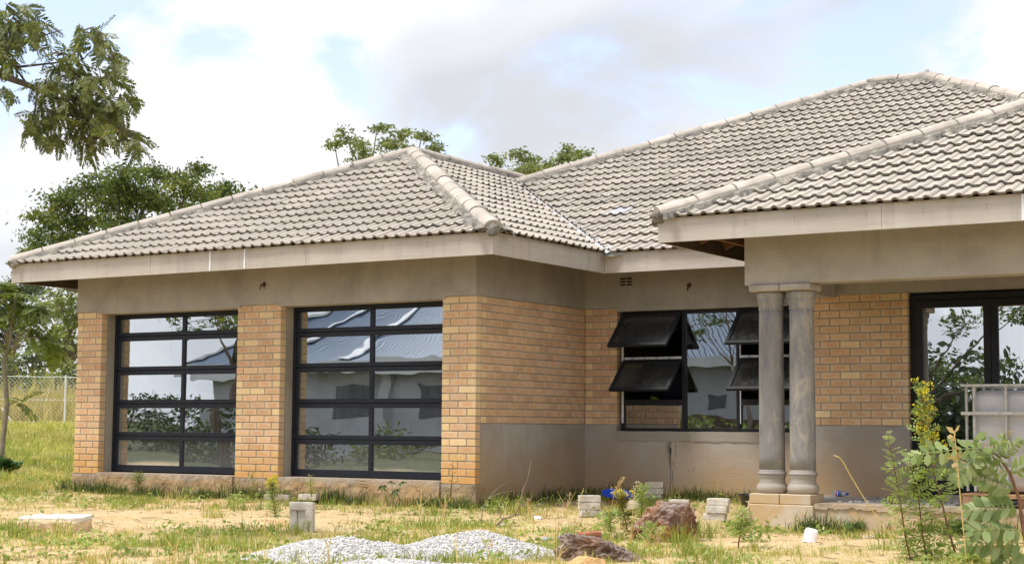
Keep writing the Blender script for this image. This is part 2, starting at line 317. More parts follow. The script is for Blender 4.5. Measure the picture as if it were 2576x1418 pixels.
# ================================================================ the house
GW, GD, OV, TG, ZR = 6.36, 2.496, 0.612, 0.4504, 2.738
XM, TM, XRIDGE = -6.0, 7.42, 2.28                      # main roof: left eave, half depth, right end of its ridge
PFX, PFY, PBX, PBY = 2.652, -0.716, 3.313, -0.083      # porch fascia corner, porch beam corner
ZL, ZBT, ZB, CR = 2.095, 2.125, 0.68, 0.085            # lintel soffit, top of brickwork, foot of brickwork, brick course
house = thing('house', 'unfinished single-storey house of tan face brick and grey plaster with tiled hip roof', 'house')

# ---- bricks
def brick_mesh(name, L, mats, H=0.0725, Dp=0.10, c=0.004):
    x, z = L/2, H/2
    V = [(-x, 0.0+c, -z), (x, c, -z), (x, c, z), (-x, c, z), (-x+c, 0, -z+c), (x-c, 0, -z+c), (x-c, 0, z-c), (-x+c, 0, z-c), (-x, Dp, -z), (x, Dp, -z), (x, Dp, z), (-x, Dp, z)]
    F = [(4, 5, 6, 7), (0, 1, 5, 4), (1, 2, 6, 5), (2, 3, 7, 6), (3, 0, 4, 7), (0, 8, 9, 1), (1, 9, 10, 2), (2, 10, 11, 3), (3, 11, 8, 0), (8, 11, 10, 9)]
    return mesh_of(name, V, F, mats)
BM = {}
for k in ('brick', 'brick_yellow', 'brick_rose'):
    BM[k, 'S'] = brick_mesh('brick', 0.220, MAT[k]); BM[k, 'H'] = brick_mesh('half_brick', 0.104, MAT[k])
def lay(parent, org, ax, rows, mats, z0=0.0, rot=0.0):
    """rows: per course a list of (start, length) along axis ax from org; faces turned by rot"""
    for j, row in enumerate(rows):
        for (a, L) in row:
            key = 'H' if L < 0.16 else 'S'; mt = mats(j, key, a)
            base = 0.106 if key == 'H' else 0.222
            p = Vector(org)+Vector(ax)*(a+L/2); p.z = z0+j*CR+CR/2+random.uniform(-0.0012, 0.0012)
            jit = random.uniform(-0.0025, 0.0025)
            n = Vector((0, -1, 0)) if rot == 0 else Vector((1, 0, 0))
            p = p+n*jit
            ob('half_brick' if key == 'H' else 'brick', BM[mt, key], parent, p, (0, random.uniform(-0.006, 0.006), rot+random.uniform(-0.008, 0.008)), (L/base, 1, 1))
def rows_for(length, n, phase=0):
    out = []; S_, H_, G = 0.222, 0.106, 0.010
    for j in range(n):
        r = []; x = 0.0
        if (j+phase) % 2: r.append((0.0, H_)); x = H_+G
        while length-x > 0.05:
            L = min(S_, length-x)
            if length-x-L < 0.04: L = length-x
            r.append((x, L)); x += L+G
        out.append(r)
    return out
def pick(j, key, a, rose=False):
    if key == 'H': return 'brick_yellow' if random.random() < 0.8 else 'brick'
    if rose: return 'brick_rose' if random.random() < 0.75 else 'brick'
    return 'brick' if random.random() < 0.93 else 'brick_yellow'
for (x0, x1, ph) in ((-6.36, -5.908, 1), (-3.548, -2.853, 0), (-0.463, 0.0, 0)):
    m = MB().box(x0+0.006, x1-0.006, 0.008, 0.11, -0.3, ZBT+0.02)
    pl = m.make('brick_pillar', MAT['mortar'], house)
    lay(pl, (x0, 0, 0), (1, 0, 0), rows_for(x1-x0, 25, ph), lambda j, k, a: pick(j, k, a))
    if x1 < 0: MB().box(x0+0.004, x1+0.010, 0.113, 0.40, -0.02, ZL).make('plaster_jamb', MAT['jamb'], house)
    else: MB().box(x0+0.0, x1-0.12, 0.113, 0.40, -0.02, ZL).make('plaster_jamb', MAT['jamb'], house)
# side wall of the garage (faces right), entrance wall, wall beside the porch door
sw = MB().box(-0.24, -0.008, 0.112, GD+0.2, -0.3, ZBT+0.02).make('side_brick_wall', MAT['mortar'], house)
lay(sw, (0, 0.112, 0), (0, 1, 0), rows_for(GD-0.112, 17, 1), lambda j, k, a: pick(j, 'S' if k == 'H' and a > 0.2 else k, a, True), ZB, math.pi/2)
ew = MB().box(0.0, 0.452, GD+0.008, GD+0.22, 0.5, ZBT+0.02).make('entrance_brick_wall', MAT['mortar'], house)
lay(ew, (0.004, GD, 0), (1, 0, 0), rows_for(0.452, 17, 1), lambda j, k, a: pick(j, k, a, a < 0.25), ZB)
PWX0, PWX1, PWY = 3.05, 4.372, 1.832
pw = MB().box(PWX0, PWX1-0.006, PWY+0.008, PWY+0.22, 0.5, ZBT+0.02).make('porch_brick_wall', MAT['mortar'], house)
lay(pw, (PWX0-0.02, PWY, 0), (1, 0, 0), rows_for(PWX1-PWX0+0.02, 17, 1), lambda j, k, a: pick(j, k, a), ZB)

# ---- plaster
def grid_slab(name, x0, x1, z0, z1, y, mat, depth=0.02, wav_bot=0.0, wav_top=0.0, seed=1, axis='x', parent=house, n=60, chips=0.0):
    """an upright coat of plaster with an uneven edge; axis x: faces -Y at y; axis y: faces +X at x=y"""
    t = np.linspace(x0, x1, n); wb = wav_bot*fbm(np.c_[t], seed, 4, 4.0)+(chips*np.maximum(0, fbm(np.c_[t], seed+5, 5, 9.0)) if chips else 0)
    wt = wav_top*fbm(np.c_[t], seed+3, 4, 3.0)
    V = []; F = []
    for i in range(n):
        for d in (0, depth):
            for z in (z0+wb[i], z1+wt[i]):
                V.append((t[i], y+d, z) if axis == 'x' else (y-d, t[i], z))
    for i in range(n-1):
        a, b = i*4, (i+1)*4
        q = [(a, b, b+1, a+1), (a+1, b+1, b+3, a+3), (a, a+2, b+2, b)]
        F += q if axis == 'x' else [f for f in q]
    F += [(0, 1, 3, 2), ((n-1)*4, (n-1)*4+2, (n-1)*4+3, (n-1)*4+1)]
    return ob(name, mesh_of(name, V, F, mat), parent)
# bands above the openings
b = MB(); b.box(-GW-0.004, 0.004, -0.012, 0.24, ZBT, 2.86); b.box(-5.96, -3.50, -0.0125, 0.235, ZL, ZBT+0.0005); b.box(-2.90, -0.42, -0.0125, 0.235, ZL, ZBT+0.0005)
b.make('plaster_band', MAT['plaster_band'], house)
MB().box(-0.22, 0.0095, 0.2405, GD-0.0125, ZBT+0.001, 2.88).make('plaster_band', MAT['plaster_band'], house)
b = MB(); b.box(-0.2, PWX0+0.2, GD-0.012, GD+0.24, ZBT, 2.9); b.box(0.46, 2.99, GD-0.0125, GD+0.235, 2.078, ZBT+0.0005)
b.make('plaster_band', MAT['plaster_band'], house)
b = MB(); b.box(PWX0-0.01, 9.0, PWY-0.012, PWY+0.24, ZBT-0.004, 2.9); b.make('plaster_band', MAT['plaster_band'], house)
MB().box(PWX0-0.012, PWX0+0.2, PWY-0.008, GD+0.2, -0.3, 2.9).make('plaster_return', MAT['plaster'], house)
# lower plaster
b = MB(); b.box(-0.22, 0.012, 0.106, GD-0.0125, -0.4, ZB); b.make('lower_plaster', MAT['plaster'], house)
b = MB(); b.box(-0.1, 0.455, GD-0.012, GD+0.24, -0.4, ZB-0.001); b.box(0.455, PWX0-0.0125, GD-0.012, GD+0.24, -0.4, 0.596)
b.make('lower_plaster', MAT['plaster'], house)
MB().box(PWX0-0.008, PWX1+0.012, PWY-0.012, PWY+0.24, -0.4, ZB-0.001).make('lower_plaster', MAT['plaster'], house)
grid_slab('window_sill', 0.447, 2.98, 0.485, 0.603, GD-0.022, MAT['plaster_sill'], 0.12, 0.018, 0.004, 11)
grid_slab('lintel_edge', 0.46, 2.99, 2.082, 2.15, GD-0.018, MAT['plaster_band'], 0.05, 0.0, 0.012, 5)
# water that ran down the plaster below the sill
m = MB()
for (u, va, vb, w) in ((2678, 1766, 1862, 0.060), (2682, 1790, 1985, 0.026), (2694, 1840, 1880, 0.016), (2664, 1770, 1822, 0.012), (2672, 1780, 1856, 0.012), (2702, 1776, 1845, 0.012), (2690, 1880, 1992, 0.013), (2774, 1868, 1893, 0.008)):
    a, c_ = atY(u, va, GD-0.0145), atY(u, vb, GD-0.0145); k = 9; P = []
    for i in range(k):
        q = a+(c_-a)*i/(k-1); ww = w*(1-0.88*i/(k-1))*random.uniform(0.8, 1.15)/2; P += [(q[0]-ww, q[1], q[2]), (q[0]+ww, q[1], q[2])]
    m.add(P, [(2*i, 2*i+1, 2*i+3, 2*i+2) for i in range(k-1)])
m.make('water_stain', MAT['stain'], house)

# ---- rough plinth under the garage
def rough_plinth(x0, x1, ztop, y, seed):
    nx, nz = int((x1-x0)/0.03)+2, 10; X = np.linspace(x0, x1, nx); Zs = np.linspace(-0.42, ztop, nz); V = []; 
    for z in Zs:
        P = np.c_[X, np.full(nx, z)]; dy = 0.010*fbm(P, seed, 5, 5.0)+0.014*np.maximum(0, fbm(P, seed+2, 4, 7.0))
        V += [(x, y-0.012-d, z) for x, d in zip(X, dy)]
    V += [(x, y+0.25, ztop) for x in X]; F = [(j*nx+i, j*nx+i+1, (j+1)*nx+i+1, (j+1)*nx+i) for j in range(nz) for i in range(nx-1)]
    F += [tuple(j*nx for j in range(nz+1))[::-1], tuple(j*nx+nx-1 for j in range(nz+1))]
    ob('plinth', mesh_of('plinth', V, F, MAT['plinth'], False), house)
rough_plinth(-6.37, -5.90, -0.004, 0.0, 3); rough_plinth(-5.90, -3.552, 0.022, -0.02, 4); rough_plinth(-3.552, -2.85, -0.004, 0.0, 8)
rough_plinth(-2.85, -0.465, 0.028, -0.02, 5); rough_plinth(-0.465, 0.013, -0.004, 0.0, 6)
m = MB().box(-5.898, -3.55, 0.10, 0.5, -0.05, 0.021); m.box(-2.843, -0.47, 0.10, 0.5, -0.05, 0.026); m.make('door_step', MAT['plinth'], house)

# ---- glazed garage doors
PANE = {}
def pane(parent, x0, x1, y, z0, z1, mat, T=None):
    me = MB().box(-(x1-x0)/2, (x1-x0)/2, -0.003, 0.003, -(z1-z0)/2, (z1-z0)/2)
    key = (round(x1-x0, 3), round(z1-z0, 3), mat)
    if key not in PANE: PANE[key] = mesh_of('pane', me.V, me.F, MAT[mat])
    o = ob('pane', PANE[key], parent, ((x0+x1)/2, y, (z0+z1)/2), (random.uniform(-0.004, 0.004), 0, random.uniform(-0.004, 0.004)))
    return o
def garage_door(x0, x1, rails):
    f = MB(); f.box(x0, x0+0.035, 0.225, 0.29, 0.03, ZL-0.004); f.box(x1-0.035, x1, 0.225, 0.29, 0.03, ZL-0.004)
    f.box(x0+0.035, x1-0.035, 0.225, 0.29, 2.045, ZL-0.004)
    d = f.make('garage_door', MAT['frame_dark'], house, bevel=0.003)
    edges = [0.035]+rails+[2.045]; xm = (x0+x1)/2
    for i in range(5):
        lo, hi = edges[i], edges[i+1]
        q = MB(); zb = lo+0.003 if i else lo; hb = 0.085 if i == 0 else 0.052; ht = 0.058 if i < 4 else 0.012
        q.box(x0+0.036, x1-0.036, 0.234, 0.272, zb, lo+hb); q.box(x0+0.036, x1-0.036, 0.236, 0.272, hi-ht, hi-0.003)
        for xa in (x0+0.036, xm-0.028, x1-0.036-0.04): q.box(xa, xa+(0.056 if xa == xm-0.028 else 0.04), 0.2385, 0.270, lo+hb+0.0005, hi-ht-0.0005)
        q.make('panel_frame', MAT['frame_dark'], d, bevel=0.0025)
        for xa, xb in ((x0+0.076, xm-0.028), (xm+0.028, x1-0.076)): pane(d, xa, xb, 0.262, lo+hb, hi-ht, 'glass_garage')
    return d
garage_door(-5.893, -3.452, [0.498, 0.918, 1.352, 1.800]); garage_door(-2.838, -0.455, [0.482, 0.918, 1.352, 1.780])

# ---- entrance window with four top-hung sashes standing open
wx = [0.488, 1.345, 2.062, 2.93]; wy = GD+0.055; zt, zm, zl, zb = 2.075, 1.485, 0.955, 0.603
f = MB(); f.box(wx[0], wx[3], wy, wy+0.05, zt-0.045, zt); f.box(wx[0], wx[3], wy, wy+0.05, zb, zb+0.04)
for x in (wx[0], wx[3]-0.04): f.box(x, x+0.04, wy+0.001, wy+0.049, zb+0.04, zt-0.045)
for x in wx[1:3]: f.box(x-0.025, x+0.025, wy-0.004, wy+0.049, zb+0.04, zt-0.045)
for a, c_ in ((wx[0]+0.04, wx[1]-0.025), (wx[2]+0.025, wx[3]-0.04)):
    f.box(a, c_, wy+0.002, wy+0.048, zm-0.03, zm+0.03); f.box(a, c_, wy+0.002, wy+0.048, zl-0.035, zl+0.035)
win = f.make('casement_window', MAT['frame_black'], house, bevel=0.003)
pane(win, wx[0]+0.04, wx[1]-0.025, wy+0.03, zb+0.04, zl-0.035, 'glass_window'); pane(win, wx[2]+0.025, wx[3]-0.04, wy+0.03, zb+0.04, zl-0.035, 'glass_window')
pane(win, wx[1]+0.025, wx[2]-0.025, wy+0.03, zb+0.04, zt-0.045, 'glass_window')
for x in (wx[0]+0.02, wx[2]+0.02):        # protective tape still on the frame
    MB().box(x-0.016, x+0.014, wy-0.0035, wy-0.0015, zb+0.1, zt-0.06).make('tape_strip', MAT['tape'], win)
for a, c_ in ((wx[0]+0.045, wx[1]-0.03), (wx[2]+0.03, wx[3]-0.045)):
    t_ = MB().box(a, c_, wy-0.003, wy+0.001, zm-0.002, zm+0.026).make('tape_strip', MAT['tape'], win)
    for k in range(5 if c_-a > 0.79 else 4): MB().box(a+0.1+k*0.17, a+0.125+k*0.17, wy-0.0045, wy-0.0035, zm+0.004, zm+0.020).make('tape_mark', MAT['tape_mark'], win)
def sash(x0, x1, zh, L, ang):
    s_ = MB(); w = 0.045
    s_.box(x0, x1, -0.018, 0.018, -w, 0); s_.box(x0, x1, -0.018, 0.018, -L, -L+w); s_.box(x0, x0+w, -0.0175, 0.0175, -L+w, -w); s_.box(x1-w, x1, -0.0175, 0.0175, -L+w, -w)
    o = s_.make('sash', MAT['frame_black'], win, bevel=0.003); o.location = (0, wy-0.02, zh); o.rotation_euler = (-ang, 0, 0)
    g = MB().box(x0+w, x1-w, -0.003, 0.003, -L+w, -w); p = g.make('pane', MAT['glass_sash'], win); p.location = o.location; p.rotation_euler = o.rotation_euler
    st = MB()                             # friction stays
    for x in (x0+0.012, x1-0.012):
        e = Vector((0, -math.sin(ang)*L*0.62, -math.cos(ang)*L*0.62)); st.bar((x, wy-0.02+e.y, zh+e.z), (x, wy+0.01, zh-L*0.28), 0.010, 0.006)
    st.make('stay', MAT['frame_black'], win)
for x0, x1 in ((wx[0]+0.035, wx[1]-0.02), (wx[2]+0.02, wx[3]-0.035)):
    sash(x0, x1, zt-0.035, 0.585, R(45)); sash(x0, x1, zm-0.022, 0.525, R(45))

# ---- porch door (aluminium, two leaves in view)
dx0, dy, dzb, dzt = 4.385, PWY+0.06, -0.08, 2.098
f = MB(); f.box(dx0, dx0+0.06, dy, dy+0.08, dzb, dzt); f.box(dx0+0.06, 8.2, dy, dy+0.08, dzt-0.07, dzt); f.box(dx0+0.06, 8.2, dy, dy+0.08, dzb, dzb+0.04)
dr = f.make('porch_door', MAT['frame_black'], house, bevel=0.003)
for x0, x1 in ((4.447, 5.252), (5.256, 6.06), (6.064, 6.87)):
    l = MB(); l.box(x0, x0+0.075, dy-0.02, dy+0.03, dzb+0.04, dzt-0.072); l.box(x1-0.075, x1, dy-0.02, dy+0.03, dzb+0.04, dzt-0.072)
    l.box(x0+0.075, x1-0.075, dy-0.0195, dy+0.03, dzt-0.15, dzt-0.072); l.box(x0+0.075, x1-0.075, dy-0.0195, dy+0.03, dzb+0.04, dzb+0.19)
    l.make('door_leaf', MAT['frame_black'], dr, bevel=0.003)
    pane(dr, x0+0.075, x1-0.075, dy+0.005, dzb+0.19, dzt-0.15, 'glass_door')

# ---- porch: slab, beam, paired columns
f = MB(); f.box(4.05, 9.0, PBY-0.02, PWY-0.012, -0.5, -0.088); f.box(3.2, 4.05, 0.22, PWY-0.012, -0.5, -0.09)
slab = f.make('porch_slab', MAT['pedestal'], house)
grid_slab('slab_screed', 4.052, 9.0, -0.135, -0.083, PBY-0.036, MAT['screed'], 0.3, 0.010, 0.003, 21, n=200, chips=0.03)
MB().box(3.3, 9.0, PBY+0.2, PWY-0.013, -0.10, -0.082).make('porch_floor', MAT['concrete'], house)
MB().box(3.362, 4.05, PBY-0.055, 0.24, -0.6, -0.103).make('column_pedestal', MAT['pedestal'], house, bevel=0.008)
for x0, x1 in ((3.368, 3.690), (3.696, 4.022)): MB().box(x0, x1, PBY-0.045, 0.23, -0.101, 0.0).make('pedestal_block', MAT['pedestal'], house, bevel=0.008)
MB().box(PBX, 9.0, PBY, PBY+0.28, 2.094, 2.86).make('porch_beam', MAT['plaster_beam'], house, bevel=0.006)
MB().box(PBX+0.003, PBX+0.25, PBY+0.28, GD-0.014, 2.094, 2.85).make('porch_beam', MAT['plaster_beam'], house)
for cx0 in (3.530, 3.860):
    cy0 = 0.085; r = 0.130
    prof = [(r*1.0, 0.235)]+[(r*(1.0-0.07*(k/12)**1.6), 0.235+1.61*k/12) for k in range(1, 13)]
    m = MB().lathe(prof, cx0, cy0, 28); col = m.make('column', MAT['column'], house, True)
    base = [(0.140+0.030*math.sin(math.pi*k/10)**0.7, 0.001+0.098*k/10) for k in range(11)]+[(0.141, 0.106), (0.136, 0.122), (0.135, 0.140), (0.139, 0.160), (0.147, 0.174)]+[(0.142+0.014*math.sin(math.pi*k/6), 0.178+0.036*k/6) for k in range(7)]+[(0.140, 0.222), (0.138, 0.236)]
    base = [(q[0]*0.945, q[1]) for q in base]; MB().lathe(base, cx0, cy0, 32).make('column_base', MAT['column'], col, True)
    cap = [(0.128, 1.84), (0.136, 1.853), (0.130, 1.868), (0.132, 1.90), (0.142, 1.912), (0.146, 1.93), (0.136, 1.944), (0.146, 1.958), (0.156, 1.985), (0.158, 2.005), (0.150, 2.026)]
    cap = [(q[0]*0.945, q[1]) for q in cap]; MB().lathe(cap, cx0, cy0, 32).make('capital', MAT['column'], col, True)
    MB().box(cx0-0.160, cx0+0.163, PBY+0.003-0.035, PBY+0.003+0.30, 2.026, 2.0935).make('abacus', MAT['concrete'], col, bevel=0.012)

# ---- inside: floor, back walls, so that the rooms read as rooms
f = MB(); f.box(-GW+0.05, -0.24, 5.8, 5.9, -0.1, 2.9); f.box(-GW, -GW+0.1, 0.4, 5.9, -0.3, 2.9); f.box(-0.24, -0.14, 2.6, 5.9, -0.1, 2.9); f.box(-0.14, 8.0, 6.4, 6.5, -0.1, 2.9)
f.box(3.2, 3.3, 2.75, 6.4, -0.1, 2.9); f.box(7.9, 8.0, 2.2, 6.4, -0.1, 2.9)
f.make('inner_wall', MAT['inner_wall'], house)
f = MB(); f.box(-GW, -0.24, 0.5, 5.8, -0.06, 0.0); f.box(-0.14, 8.0, 2.74, 6.4, -0.06, 0.0); f.box(3.3, 8.0, 2.08, 2.74, -0.06, -0.001); f.make('inner_floor', MAT['concrete'], house)
f = MB(); f.box(-GW, -0.24, 0.4, 5.8, 2.62, 2.66); f.box(-0.14, 8.0, 2.75, 6.4, 2.62, 2.66); f.make('ceiling', MAT['inner_wall'], house)
m = MB().box(-GW-0.003, -GW+0.2, 0.113, 15.6, -0.4, 2.88); m.box(-GW, 9.2, 15.4, 15.6, -0.2, 2.88); m.box(9.0, 9.2, PWY, 15.4, -0.4, 2.88); m.make('outer_wall', MAT['plaster'], house)

# ---- vent, wire stubs
a, c_ = atY(2480, 1110, GD-0.014), atY(2530, 1143, GD-0.014)
v = MB(); v.box(a[0]-0.015, c_[0]+0.015, GD-0.018, GD-0.0125, c_[2]-0.015, a[2]+0.015); vent = v.make('air_vent', MAT['plaster_band'], house)
for i in range(2):
    for j in range(3):
        w = (c_[0]-a[0])/2; h = (a[2]-c_[2])/3
        MB().box(a[0]+i*w+0.008, a[0]+(i+1)*w-0.008, GD-0.022, GD-0.0182, c_[2]+j*h+0.008, c_[2]+(j+1)*h-0.008).make('vent_slot', MAT['vent_dark'], vent)
for (u, v_, Y) in ((1057, 1138, -0.012), (2757, 1140, GD-0.012)):
    p = atY(u, v_, Y); m = MB(); m.lathe([(0.028, -0.004), (0.03, 0.0), (0.012, 0.012)], 0, 0, 10)
    m.V = [(p[0]+x, p[1]-z-0.004, p[2]+y) for x, y, z in m.V]
    for k in range(5):
        d = Vector((random.uniform(-0.05, 0.04), -random.uniform(0.03, 0.06), random.uniform(-0.06, 0.03))); q = Vector(p)
        m.tube([q, q+d*0.6+Vector((0, 0, 0.01)), q+d+Vector((0, 0.01, -0.025))], 0.006, 5)
    m.make('wire_stub', MAT['rust_wire'], house)

# ---- roof
CT = math.sqrt(1+TG*TG)
def P3(X, Y, s): return Vector((X, Y, ZR+s*TG))
H_ = GW/2+OV; S_V = (OV-XM)/2; EV = GD-OV                  # half width, rise at which the valley ends in the main hip, main eave line
PH = 6.6; PXR = 9.4
def sheet(name, polys, mat, parent, drop=0.012):
    m = MB()
    for p in polys:
        ce = sum(p, Vector())/len(p); p = [q+(ce-q)*(0.05/(ce-q).length) if abs(q.z-ZR) < 1e-6 else q for q in p]
        V = [q-Vector((0, 0, drop)) for q in p]+[q-Vector((0, 0, drop+0.03)) for q in p]; n = len(p)
        m.add(V, [tuple(range(n)), tuple(range(n, 2*n))[::-1]]+[(i, n+i, n+(i+1) % n, (i+1) % n) for i in range(n)])
    return m.make(name, mat, parent)
eL, eR, eF = -GW-OV, OV, -OV
gap = Vector((-GW/2, eF+H_, ZR+H_*TG)); YB = 12.0
groof = sheet('garage_roof', [[P3(eL, eF, 0), P3(eR, eF, 0), gap], [P3(eR, eF, 0), P3(eR, EV, 0), P3(eR-S_V, EV+S_V, S_V), P3(eR-S_V, YB, S_V), P3(eR-H_, YB, H_), gap], [P3(eL, YB, 0), P3(eL, eF, 0), gap, P3(eL+H_, YB, H_)]], MAT['underlay'], house)
RX0 = XM+TM
mroof = sheet('main_roof', [[P3(eR, EV, 0), P3(XRIDGE+TM, EV, 0), P3(XRIDGE, EV+TM, TM), P3(RX0, EV+TM, TM), P3(eR-S_V, EV+S_V, S_V)],
    [P3(XM, EV+2*TM, 0), P3(eR-S_V, YB, S_V), P3(eR-S_V, EV+S_V, S_V), P3(RX0, EV+TM, TM)], [P3(XRIDGE+TM, EV, 0), P3(XRIDGE+TM, EV+2*TM, 0), P3(XRIDGE, EV+TM, TM)],
    [P3(XRIDGE+TM, EV+2*TM, 0), P3(XM, EV+2*TM, 0), P3(RX0, EV+TM, TM), P3(XRIDGE, EV+TM, TM)]], MAT['underlay'], house)
proof = sheet('porch_roof', [[P3(PFX, PFY, 0), P3(PXR, PFY, 0), P3(PXR, PFY+4.4, 4.4), P3(PFX+4.4, PFY+4.4, 4.4)], [P3(PFX, EV+1, 0), P3(PFX, PFY, 0), P3(PFX+4.4, PFY+4.4, 4.4), P3(PFX+4.4, EV+6, 4.4)]], MAT['underlay'], house)

simple('tile_nose_painted_shade', (0.19, 0.168, 0.143), 0.95, 0.35, 20)  # tile noses coloured dark to draw the shade line under each course
simple('tile_pale', (0.50, 0.51, 0.53), 0.8, 0.12, 6)
TW, TL, TGA = 0.300, 0.365, 0.320
half = [(0.0, 0.0), (0.072, 0.0), (0.090, 0.018), (0.1115, 0.025), (0.133, 0.018)]
prof = [(x+0.003, z) for x, z in half]+[(0.15+x, z) for x, z in half]+[(0.297, 0.0)]
def tile_arrays():
    V = []; n = len(prof)
    for (x, z) in prof: V.append((x, 0.0, z+0.048))
    for (x, z) in prof: V.append((x, TL, z+0.012))
    for (x, z) in prof: V.append((x, 0.004, z*0.85+0.048-0.023))
    F = [(i, i+1, n+i+1, n+i) for i in range(n-1)]+[(2*n+i, 2*n+i+1, i+1, i) for i in range(n-1)]
    F += [(0, n, 2*n), (n-1, 3*n-1, 2*n-1)]
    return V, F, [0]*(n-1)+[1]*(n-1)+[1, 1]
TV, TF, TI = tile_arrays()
tile_me = mesh_of('roof_tile', TV, TF, MAT['roof_tile']); tile_me.materials.append(MAT['tile_nose_painted_shade']); tile_me.polygons.foreach_set('material_index', TI)
tiles = []                                     # (matrix, clip planes or None, roof)
def tile_plane(org, ud, cons, smax, umin, umax, roof, hide=None, uoff=0.0):
    """org: eave origin; ud: unit vector along the eave; slope rises to the left of ud. cons(s) -> list of (a, b, c) with a*u+b*s+c >= 0 kept"""
    ud = Vector(ud); inw = Vector((-ud.y, ud.x, 0)); vd = (inw+Vector((0, 0, TG)))/CT; nd = ud.cross(vd)
    M0 = Matrix(((ud.x, vd.x, nd.x, 0), (ud.y, vd.y, nd.y, 0), (ud.z, vd.z, nd.z, 0), (0, 0, 0, 1)))
    j = 0
    while True:
        v0 = j*TGA-0.045; s0 = v0/CT; s1 = (v0+TL)/CT
        if s0+0.1 > smax: break
        cs = cons((s0+s1)/2)
        if s1 > smax-0.02: cs = cs+[(0, -1, smax-0.02)]
        i = math.floor((umin-uoff)/TW)-1
        while uoff+i*TW < umax:
            u0 = uoff+i*TW; i += 1
            cor = [(u0, max(s0, 0)), (u0+TW, max(s0, 0)), (u0+TW, s1), (u0, s1)]; clip = []; dead = False
            for (a, b_, c) in cs:
                d = [a*u+b_*s+c for u, s in cor]
                if max(d) <= 0.03: dead = True; break
                if min(d) < 0: clip.append((a, b_, c))
            if dead: continue
            pos = Vector(org)+ud*u0+vd*v0
            ctr = pos+ud*0.15+vd*0.16; u_, v_, z_ = pix(ctr)
            if hide and hide(u_, v_, ctr): continue
            M = M0.copy(); M.translation = pos+nd*random.uniform(-0.003, 0.005)+vd*random.uniform(-0.006, 0.006); M = M@Matrix.Rotation(random.uniform(-0.012, 0.012), 4, 'Z')@Matrix.Rotation(random.uniform(-0.006, 0.006), 4, 'Y')
            vis = -30 < u_ < 4126 and -20 < v_ < 2254
            tiles.append((z_ if vis else 1e6+z_, M, clip, roof, (org, ud, inw), vis, (u_, v_)))
        j += 1
B_ = 0.055
tile_plane(P3(0, eF, 0), (1, 0, 0), lambda s: [(1, -1, -eL-B_*0), (-1, -1, eR)], H_, eL, eR, groof)
def cons_gr(s):
    c = [(1, -1, -eF)]
    c.append((-1, 1, EV-0.05) if s < S_V else (-1, 0, 9.0)); return c
tile_plane(P3(eR, 0, 0), (0, 1, 0), cons_gr, H_, eF, 9.5, groof)
def cons_m(s): return [((1, 1, -eR-0.05) if s < S_V else (1, -1, -XM)), (-1, -1, XRIDGE+TM)]
def hide_m(u, v, c):
    hu = 2616+(u-2616)*1.0; hv = 882+(u-2616)*(386-882)/(4096-2616)
    return (u > 2700 and v > hv+70 and c.z > 2.95) or u > 4300
tile_plane(P3(0, EV, 0), (1, 0, 0), cons_m, TM, -3.5, XRIDGE+TM, mroof, hide_m, 0.12)
tile_plane(P3(0, PFY, 0), (1, 0, 0), lambda s: [(1, -1, -PFX), (-1, 0, PXR)], 4.4, PFX, 7.6, proof, None, 0.07)
tiles.sort(key=lambda t: t[0])
Vall, Fall, Iall = [], [], []; nind = 0; TVa = np.array(TV)
pale = [(2378, 720), (2460, 858), (3150, 735)]
for (z_, M, clip, roof, fr, vis, uv) in tiles:
    if clip:
        bm = bmesh.new(); vs = [bm.verts.new(M@Vector(v)) for v in TV]
        for f, k in zip(TF, TI): bm.faces.new([vs[q] for q in f]).material_index = k
        org, ud, inw = fr
        for (a, b_, c) in clip:
            nrm = (ud*a+inw*b_); L = nrm.length; nrm.normalize()
            po = Vector((org[0]*abs(ud.y), org[1]*abs(ud.x), 0)) if True else None
            base = Vector((0 if abs(ud.x) > .5 else org[0], 0 if abs(ud.y) > .5 else org[1], 0))
            pt = base-nrm*(c/L)
            bmesh.ops.bisect_plane(bm, geom=bm.verts[:]+bm.edges[:]+bm.faces[:], plane_co=pt, plane_no=-nrm, clear_outer=True)
        if not bm.faces: bm.free(); continue
    if vis and nind < 300:
        nind += 1
        if clip:
            c0 = M.translation
            for v in bm.verts: v.co -= c0
            me = bpy.data.meshes.new('roof_tile'); bm.to_mesh(me); bm.free(); me.materials.append(MAT['roof_tile']); me.materials.append(MAT['tile_nose_painted_shade'])
            ob('roof_tile', me, roof, c0)
        else:
            o = ob('roof_tile', tile_me, roof); o.matrix_world = M
        continue
    n0 = len(Vall)
    if clip:
        bm.verts.index_update(); Vall += [tuple(v.co) for v in bm.verts]
        for f in bm.faces: Fall.append(tuple(v.index+n0 for v in f.verts)); Iall.append(f.material_index)
        bm.free()
    else:
        Mn = np.array(M); Vall += [tuple(r) for r in (TVa@Mn[:3, :3].T+Mn[:3, 3])]; Fall += [tuple(q+n0 for q in f) for f in TF]
        ip = 2 if any(abs(uv[0]-a) < 30 and abs(uv[1]-b_) < 10 for a, b_ in pale) else 0; Iall += [ip if k == 0 else 1 for k in TI]
me = mesh_of('roof_tile_field', Vall, Fall, MAT['roof_tile']); me.materials.append(MAT['tile_nose_painted_shade']); me.materials.append(MAT['tile_pale']); me.polygons.foreach_set('material_index', Iall)
tag(ob('roof_tile_field', me, house), kind='stuff')

